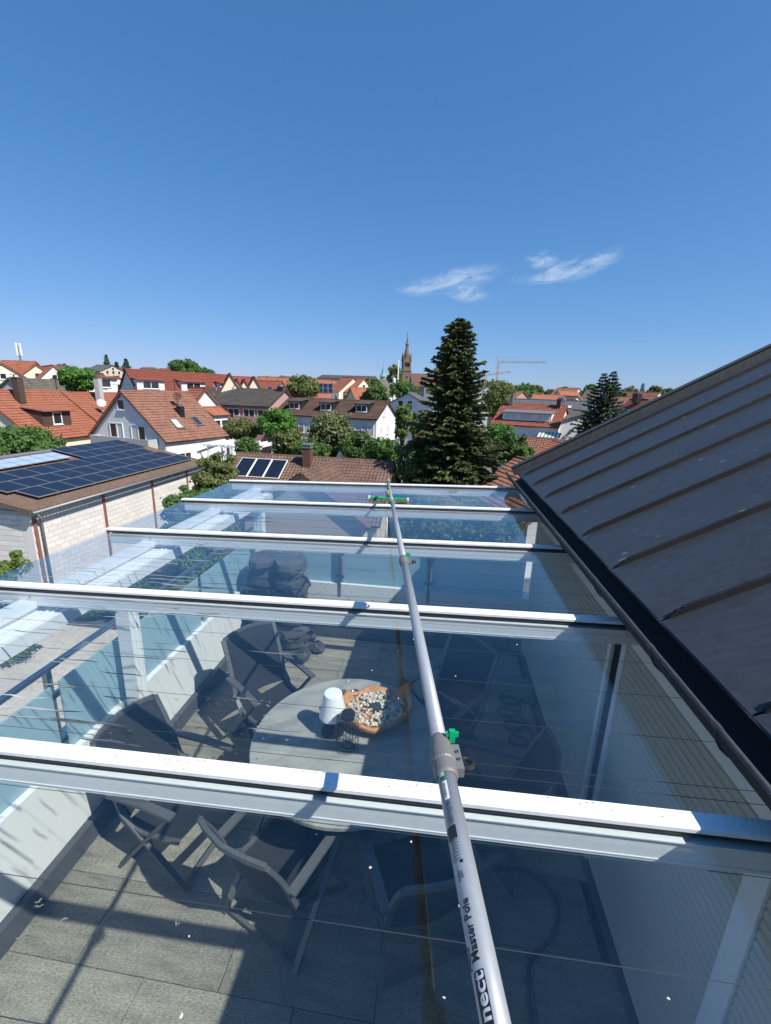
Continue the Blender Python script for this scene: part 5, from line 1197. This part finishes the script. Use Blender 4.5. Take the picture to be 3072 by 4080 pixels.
tops = at(*C_(1200, 382), 300) - at(*C_(1220, 428), 300); q = MB(); ap = V((tops.x, tops.y, h + tops.z)); kp = at(*C_(1480, 396), 300) - at(*C_(1220, 428), 300); kp = V((kp.x, kp.y, h + kp.z)); kb = at(*C_(1465, 430), 300) - at(*C_(1220, 428), 300); kb = V((kb.x, kb.y, h + kb.z))
q.bar((0, 0, h), ap, 0.35, 0.35); q.bar(ap, kp, 0.12, 0.12); q.bar(kp, kb, 0.25, 0.25); q.bar(kp, V((R_.x, R_.y, h + R_.z)), 0.05, 0.05); bl = at(*C_(1185, 540), 300) - at(*C_(1220, 428), 300); q.bar(ap, V((bl.x, bl.y, h + bl.z)), 0.06, 0.06)
obj('tie_bars', q, mt_, c)
crane('second lower crane whose jib rises beside the fir', C_(1110, 600), C_(1115, 535), C_(1112, 535), C_(1320, 508), 280)
# masts
ms = at(82, 1437, 160); q = MB(); zb = gz(ms.x, ms.y); 
mo = thing('antenna_mast', 'slim phone antenna mast on the far left skyline', 'mast', (ms.x, ms.y, zb)); zt_ = at(74, 1376, 160).z - zb
q.lathe([(0.35, 0), (0.18, zt_)], n=8); obj('mast', q, M['lead'], mo)
for k in range(3): q = MB(); a = k * 2.1; q.boxv((0.5 * math.cos(a), 0.5 * math.sin(a), zt_ - 1.0), (0.2, 0, 0), (0, 0.2, 0), (0, 0, 1.6)); obj('antenna', q, M['winf'], mo)
for px, py0, py1, d, r_, lb in ((1571, 1510, 1568, 110, 0.35, 'white round metal flue behind the grey roofed house'), (1588, 1440, 1570, 110, 0.16, 'thin white antenna pole beside the metal flue')):
    p = at(px, py0, d); zb = gz(p.x, p.y); q = MB(); q.lathe([(r_, 0), (r_, p.z - zb), (r_ * .3, p.z - zb + .3)], (0, 0, 0), 8); o = single('flue' if r_ > .2 else 'antenna_pole', q, M['winf'], lb, 'flue' if r_ > .2 else 'pole', origin=(0, 0, 0)); o.location = (p.x, p.y, zb)
# ------------------------------------------------------------------ vegetation
LM = dict(fir=leaf_mat('fir needles', (0.061, 0.083, 0.032), (0.128, 0.152, 0.054), 0.15), spruce=leaf_mat('blue spruce needles', (0.068, 0.102, 0.062), (0.135, 0.170, 0.115), 0.1),
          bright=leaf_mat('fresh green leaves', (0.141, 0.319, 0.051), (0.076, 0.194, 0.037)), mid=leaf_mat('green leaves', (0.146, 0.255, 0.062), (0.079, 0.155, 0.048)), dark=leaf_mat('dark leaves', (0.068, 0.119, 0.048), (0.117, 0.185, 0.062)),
          olive=leaf_mat('olive leaves', (0.222, 0.249, 0.077), (0.124, 0.159, 0.056)), gold=leaf_mat('golden cypress', (0.224, 0.296, 0.070), (0.106, 0.177, 0.051)), puzzle=leaf_mat('monkey puzzle scales', (0.094, 0.124, 0.045), (0.160, 0.177, 0.067), 0.1))
M['bark'] = mat('bark', (0.055, 0.042, 0.032), 0.95, var=(4, 0.7))
M['tipm'] = leaf_mat('new shoots', (0.27, 0.29, 0.13), (0.13, 0.16, 0.06), 0.2)
def leafquad(v, f, p, n, sz, rnd, asp=1.0):
    t = n.cross(V((rnd.uniform(-1, 1), rnd.uniform(-1, 1), rnd.uniform(-1, 1))))
    if t.length < 1e-3: t = V((1, 0, 0))
    t.normalize(); b = n.cross(t); k = len(v); a_ = t * sz * 0.5; b_ = b * sz * 0.5 * asp
    v += [tuple(p - a_ - b_ * .3), tuple(p - b_), tuple(p + a_ + b_ * .2), tuple(p + b_)]; f.append((k, k + 1, k + 2, k + 3))
def tree(name, label, px, py, d, rx, rz, m_, n=5000, leaf=0.3, clumps=26, group='trees in the town', base=None, ry=None, cat='tree', seed=0, hollow=0.55, toground=False):
    """px, py: centre of the crown; rx, rz its radii in metres"""
    rnd = random.Random(seed * 77 + int(px)); c = at(px, py, d); g0 = gz(c.x, c.y) if base is None else base; ry = ry or rx
    if toground: top_ = c.z + rz - g0; rz = top_ / 2 + 0.1; c.z = g0 + rz - 0.2; n = int(n * 1.8); clumps = int(clumps * 1.6)
    t = thing(name, label, cat, (c.x, c.y, g0), 0, group); cz = c.z - g0
    q = MB(); pts = [V((0, 0, -0.2)), V((rnd.uniform(-.2, .2), rnd.uniform(-.2, .2), cz * .4)), V((rnd.uniform(-.3, .3), 0, cz)), V((0, 0, cz + rz * .5))]; r0 = max(0.12, rx * 0.075)
    q.tube(pts, [r0 * 1.2, r0, r0 * .6, r0 * .2], 8)
    cl = []; clumps = int(clumps * 2.2)
    for i in range(clumps):
        while True:
            u = V((rnd.uniform(-1, 1), rnd.uniform(-1, 1), rnd.uniform(-1, 1)))
            if 0.05 < u.length < 1: break
        if toground: a0_ = rnd.uniform(0, 6.283); r_ = rnd.random() ** .5; u = V((r_ * math.cos(a0_), r_ * math.sin(a0_), rnd.uniform(-1, 1)))
        else: u = u.normalized() * (hollow + (0.98 - hollow) * rnd.random())
        s = rnd.uniform(0.17, 0.34); k_ = 1 - s * .9
        cl.append((V((u.x * rx * k_, u.y * ry * k_, u.z * rz * k_)), s * min(rx, rz * 1.2)))
        if i % 3 == 0: q.tube([pts[1], V((u.x * rx * .5, u.y * ry * .5, cz + u.z * rz * .5)), V((u.x * rx * .85, u.y * ry * .85, cz + u.z * rz * .85))], [r0 * .45, r0 * .28, r0 * .1], 5)
    obj('trunk', q, M['bark'], t); v, f = [], []
    for i in range(n):
        cc, s = cl[i % clumps]; dr = V((rnd.gauss(0, 1), rnd.gauss(0, 1), rnd.gauss(0.25, 1))).normalized()
        p = cc + V((dr.x, dr.y, dr.z * .85)) * s * (0.5 + 0.55 * rnd.random() ** .6) * (1.0 if rnd.random() > .14 else rnd.uniform(1.1, 1.6)); nn = (dr + V((rnd.gauss(0, .5), rnd.gauss(0, .5), rnd.gauss(.2, .5)))).normalized()
        leafquad(v, f, V((p.x, p.y, p.z + cz)), nn, leaf * rnd.uniform(.6, 1.3), rnd, rnd.uniform(.5, .9))
    b = MB(); b.v, b.f = v, f; obj('crown', b, LM[m_], t); return t
def conifer(name, label, base, h, r, m_, levels=40, per=9, sprays=26, size=0.4, z0=0.5, seed=1, group='conifers', irregular=0.25, tips=True, power=0.85, droop=0.32):
    rnd = random.Random(seed); t = thing(name, label, 'tree', tuple(base), rnd.uniform(0, 6), group)
    q = MB(); q.tube([(0, 0, -.3), (0, 0, h * .5), (0.05, 0, h * .98)], [r * .10, r * .06, 0.02], 10); v, f, v2, f2 = [], [], [], []
    for lv in range(levels):
        tt = lv / (levels - 1); z = z0 + (h - z0) * (1 - (1 - tt) ** 1.0) * 0.985; rad = r * ((1 - tt) ** power) * 1.0 + 0.12
        k = max(4, int(per * (0.5 + 0.5 * (1 - tt)) + 0.5)); a0 = rnd.uniform(0, 6.28)
        for b in range(k):
            a = a0 + 6.283 * b / k + rnd.uniform(-.25, .25); L = rad * rnd.uniform(1 - irregular, 1 + irregular * .6) * (0.62 + 0.78 * (0.5 + 0.5 * mnoise.noise(V((math.cos(a) * 1.3 + seed, math.sin(a) * 1.3, z * 0.55))))); dirv = V((math.cos(a), math.sin(a), 0)); up0 = 0.30 * tt + 0.05; dr = droop * (1 - tt * .6)
            def bp(s): return V((0, 0, z)) + dirv * L * s + V((0, 0, L * (up0 * s - dr * s * s * 1.1 + 0.16 * s ** 4)))
            if L > 0.6: q.tube([bp(0), bp(.5), bp(.95)], [0.035, 0.022, 0.008], 4, False)
            ns = max(5, int(sprays * L / r + 4))
            sd = V((-dirv.y, dirv.x, 0))
            for i in range(ns):
                s = 0.18 + 0.82 * (i + rnd.random()) / ns; p = bp(s); w_ = (1 - s) * 0.42 * L + 0.10; side_ = rnd.uniform(-1, 1) * w_
                p = p + sd * side_ + V((0, 0, -abs(side_) * .25 + rnd.uniform(-.06, .06))); dd = (dirv * rnd.uniform(.5, 1.2) + sd * math.copysign(rnd.uniform(.2, .9), side_) + V((0, 0, rnd.uniform(-.45, .15)))).normalized()
                wv = dd.cross(V((rnd.gauss(0, .35), rnd.gauss(0, .35), 1))).normalized(); sl = size * rnd.uniform(.6, 1.25); sw = sl * rnd.uniform(.22, .40)
                tip_ = tips and s > 0.74 and rnd.random() < .36; V_, F_ = (v2, f2) if tip_ else (v, f); kk = len(V_); sl = sl * (.6 if tip_ else 1)
                V_ += [tuple(p - dd * sl * .3), tuple(p + wv * sw), tuple(p + dd * sl * .8), tuple(p - wv * sw)]; F_.append((kk, kk + 1, kk + 2, kk + 3))
                kk = len(V_); uv = dd.cross(wv); V_ += [tuple(p - dd * sl * .25), tuple(p + uv * sw * .55), tuple(p + dd * sl * .65), tuple(p - uv * sw * .75)]; F_.append((kk, kk + 1, kk + 2, kk + 3))
    obj('trunk', q, M['bark'], t); b = MB(); b.v, b.f = v, f; cr = obj('crown', b, LM[m_], t)
    if v2: b = MB(); b.v, b.f = v2, f2; obj('young_shoots', b, M['tipm'], cr)
    return t
# the tall fir
tp = at(1868, 1262, 33.5); bs = V((tp.x - 0.55, tp.y, GZ))
conifer('fir_tree', 'tall dark fir with pale shoots towering over the town', bs, tp.z - GZ, 3.75, 'fir', levels=50, per=14, sprays=88, size=0.44, seed=4, irregular=0.40, power=0.58, droop=0.40)
tp = at(2437, 1478, 62); conifer('spruce_tree', 'grey green spruce with twin tops behind the metal roof, right stem', V((tp.x + .25, tp.y, GZ)), tp.z - GZ, 4.0, 'spruce', levels=34, per=11, sprays=34, size=0.5, seed=8, tips=False)
tp = at(2420, 1486, 62.5); conifer('spruce_tree', 'grey green spruce with twin tops behind the metal roof, left stem', V((tp.x - .2, tp.y + .4, GZ)), tp.z - GZ, 4.2, 'spruce', levels=34, per=11, sprays=34, size=0.5, seed=9, tips=False)
for px, py, d, r, lb in ((422, 1413, 260, 2.6, 'small pointed spruce on the left skyline, left of the beige block'), (500, 1430, 230, 2.8, 'small pointed spruce on the left skyline, right of the beige block'), (463, 1442, 250, 2.2, 'shorter spruce between the two skyline spruces'), (1965, 1510, 220, 3.0, 'pointed dark tree behind the crane foot'), (2083, 1525, 210, 2.0, 'thin cypress on the right skyline'), (2564, 1528, 230, 2.2, 'slim cypress near the metal roof edge on the skyline')):
    tp = at(px, py, d); g0 = gz(tp.x, tp.y); conifer('spruce_tree', lb, V((tp.x, tp.y, g0)), tp.z - g0, r, 'dark' if False else 'spruce', levels=22, per=7, sprays=9, size=1.0, seed=int(px), tips=False, group='far conifers')
# garden trees and shrubs
tree('tree', 'bright green broad tree in front of the rose apartment block', 1105, 1692, 52, 2.6, 2.0, 'bright', 11000, 0.30, 34)
tree('tree', 'lighter green tree below the bright one beside the pergola', 1150, 1775, 45, 2.2, 1.9, 'olive', 6000, 0.26, 26)
tree('tree', 'olive green shrubs left of the bright tree', 965, 1712, 54, 2.6, 1.6, 'olive', 6000, 0.28, 26)
tree('tree', 'leafy shrub under the pergola', 985, 1785, 40, 1.5, 1.0, 'mid', 3500, 0.22, 18)
tree('monkey_puzzle_tree', 'dark spiky monkey puzzle tree in front of the white apartment house', 1318, 1722, 46, 2.8, 2.4, 'puzzle', 9000, 0.26, 52, hollow=0.7)
tree('tree', 'green tree right of the monkey puzzle, low before the white gable', 1440, 1790, 44, 2.4, 1.8, 'mid', 7000, 0.26, 30)
tree('tree', 'dense shrubs at the right end of the brown bungalow', 1530, 1800, 40, 2.0, 1.6, 'mid', 6000, 0.24, 26)
tree('tree', 'dark shrubbery behind the bungalow ridge', 1240, 1800, 41, 2.6, 1.2, 'mid', 5000, 0.24, 26)
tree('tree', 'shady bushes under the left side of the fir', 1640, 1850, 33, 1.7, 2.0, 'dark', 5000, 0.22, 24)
tree('golden_cypress', 'golden green column shaped cypress before the grey roofed house', 1606, 1680, 52, 1.35, 2.9, 'gold', 6500, 0.22, 30, hollow=0.5)
tree('golden_cypress', 'narrower golden cypress right beside the column shaped one', 1652, 1690, 53, 0.9, 2.0, 'gold', 4000, 0.22, 22, hollow=0.5)
tree('tree', 'round tree in front of the wide orange skyline roof', 1203, 1545, 92, 3.7, 2.9, 'olive', 6500, 0.5, 24)
tree('tree', 'round green tree between the orange roofs on the left', 312, 1512, 66, 2.5, 1.9, 'bright', 5000, 0.34, 24)
tree('tree', 'broad dark tree cresting the left skyline behind the red terrace', 735, 1468, 180, 6.2, 3.6, 'mid', 7000, 0.7, 26)
tree('tree', 'large leafy bush at the left edge in front of the orange house', 50, 1780, 41, 3.6, 1.7, 'mid', 12000, 0.24, 40)
tree('climbing_plant', 'tall ivy thicket at the end of the warehouse wall', 866, 1866, 30.5, 1.25, 1.5, 'olive', 15000, 0.19, 40, cat='plant', hollow=0.2, toground=True)
tree('climbing_plant', 'lower half of the ivy mass beside the brown bungalow', 842, 1920, 29.6, 1.2, 1.3, 'olive', 12000, 0.19, 36, cat='plant', hollow=0.2, toground=True)
tree('hedge_bush', 'dark leafy bush against the warehouse wall, nearer the canopy', 722, 1990, 23.0, 1.1, 0.8, 'mid', 10000, 0.15, 34, cat='bush', toground=True)
tree('hedge_bush', 'dark leafy bush against the warehouse wall, nearer the ivy', 796, 1968, 25.5, 1.2, 0.8, 'mid', 10000, 0.15, 34, cat='bush', toground=True)
tree('hedge_bush', 'small yellowish bush at the foot of the warehouse corner', 4, 2255, 20.5, 1.0, 0.8, 'gold', 5000, 0.13, 14, cat='bush', toground=True)
tree('tree', 'bright leafy tree right of the fir foot', 1985, 1752, 40, 1.9, 1.9, 'bright', 6500, 0.24, 28)
tree('tree', 'dark rounded tree right of the fir beside the bright one', 2040, 1790, 38, 1.5, 2.1, 'dark', 6500, 0.22, 26)
tree('tree', 'yellow green shrub left of the small red roof', 2085, 1810, 36, 1.1, 0.9, 'gold', 3500, 0.2, 18)
tree('tree', 'brownish tree behind the right side of the fir', 1985, 1580, 80, 3.6, 3.6, 'olive', 5500, 0.4, 30)
tree('tree', 'tree mass behind the grey roofed house, left', 1600, 1555, 105, 3.6, 2.6, 'mid', 4000, 0.5, 24)
tree('tree', 'tree mass behind the grey roofed house, right', 1690, 1590, 95, 3.4, 2.8, 'mid', 4500, 0.45, 24)
tree('tree', 'green tree right below the orange pair of row houses', 1500, 1570, 88, 2.9, 2.0, 'mid', 4000, 0.45, 22)
tree('tree', 'round tree in front of the turret', 1480, 1530, 110, 3.0, 1.9, 'mid', 3500, 0.5, 20)
tree('tree', 'tall pale tree between turret and church', 1573, 1505, 150, 3.0, 5.5, 'olive', 3500, 0.6, 22)
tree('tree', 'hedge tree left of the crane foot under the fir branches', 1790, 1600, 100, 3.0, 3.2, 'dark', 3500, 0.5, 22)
# hedge and planting on the yard, seen through the glass
for i, (x, y, r) in enumerate(((-15.4, 17.0, 1.1), (-13.6, 17.1, 1.1), (-11.7, 17.3, 1.2), (-9.8, 17.2, 1.1), (-8.0, 17.4, 1.1), (-15.9, 20.0, 0.8))):
    rnd = random.Random(i); c = thing('hedge_bush', 'yard shrub seen through the canopy glass, number not told apart in the row', 'bush', (x, y, GZ), 0, 'row of yard shrubs behind the glass'); c['label'] = 'dark green yard shrub in the row seen through the canopy glass'
    v, f = [], []
    for k in range(2200):
        u = V((rnd.gauss(0, 1), rnd.gauss(0, 1), rnd.gauss(0, 1))).normalized(); p = V((u.x * r, u.y * r, 0.9 + u.z * .9)) * rnd.uniform(.8, 1.05); leafquad(v, f, p, (u + V((rnd.gauss(0, .5), rnd.gauss(0, .5), .3))).normalized(), 0.14, rnd, .7)
    b = MB(); b.v, b.f = v, f; obj('foliage', b, LM['mid'], c); q = MB(); q.tube([(0, 0, -.1), (0, 0, 1)], 0.05, 6); obj('stem', q, M['bark'], c)
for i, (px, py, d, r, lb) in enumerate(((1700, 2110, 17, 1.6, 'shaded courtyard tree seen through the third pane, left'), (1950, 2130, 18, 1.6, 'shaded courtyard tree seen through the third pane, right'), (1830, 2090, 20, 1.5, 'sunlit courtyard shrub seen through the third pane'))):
    tree('tree', lb, px, py - 20, d, r, 1.3, 'mid' if i == 2 else 'dark', 4500, 0.16, 22, base=GZ)  # leaf tone carries the light: darker for shaded trees, lighter for the sunlit one
# far treeline
rnd = random.Random(31)
for i in range(64):
    px = rnd.uniform(1900, 2680) if i < 36 else rnd.uniform(40, 1900); d = rnd.uniform(170, 380); hy = 1518 + .0343 * px
    up_ = rnd.uniform(34, 72) if px > 1900 else (rnd.uniform(55, 84) if px < 900 else rnd.uniform(36, 64)); rz = rnd.uniform(3.2, 5.0); rx = rz * rnd.uniform(.9, 1.5)
    c = at(px, hy - up_, d); wh_ = 'left' if px < 900 else 'middle' if px < 1900 else 'right'
    mm_ = rnd.choice(('mid', 'mid', 'dark', 'olive'))
    tree('tree', 'far round %s green tree among others on the %s of the horizon' % (mm_, wh_), px, hy - up_ + rz / d * 1750, d, rx, rz, mm_, 2200, 0.75, 16, group='far trees on the %s of the horizon' % wh_, seed=i)
# thin overhead lines on the left
pl_ = []
for (px, py0, py1, d) in ((693, 1505, 1560, 78), (217, 1492, 1550, 74), (306, 1512, 1548, 76)):
    p = at(px, py0, d); g0 = gz(p.x, p.y); q = MB(); q.lathe([(0.09, 0), (0.06, p.z - g0)], n=8); q.box(-.7, .7, -.05, .05, p.z - g0 - .6, p.z - g0 - .5); pl_.append(p)
    o = single('utility_pole', q, M['bark'], {693: 'wooden utility pole in front of the long red terrace', 217: 'wooden utility pole above the lichened barn roof, left', 306: 'wooden utility pole right of the round green tree'}[px], 'pole', origin=(0, 0, 0)); o.location = (p.x, p.y, g0)
for i, (a, b) in enumerate(((0, 2), (2, 1))):
    A, B = pl_[a], pl_[b]; q = MB(); q.tube([A.lerp(B, k / 12) - V((0, 0, 0.5 + 1.2 * (k / 12) * (1 - k / 12))) for k in range(13)], 0.02, 4); single('overhead_wire', q, M['wire'], ('thin overhead wire reaching to the pole before the red terrace', 'thin overhead wire between the two left utility poles')[i], 'wire')
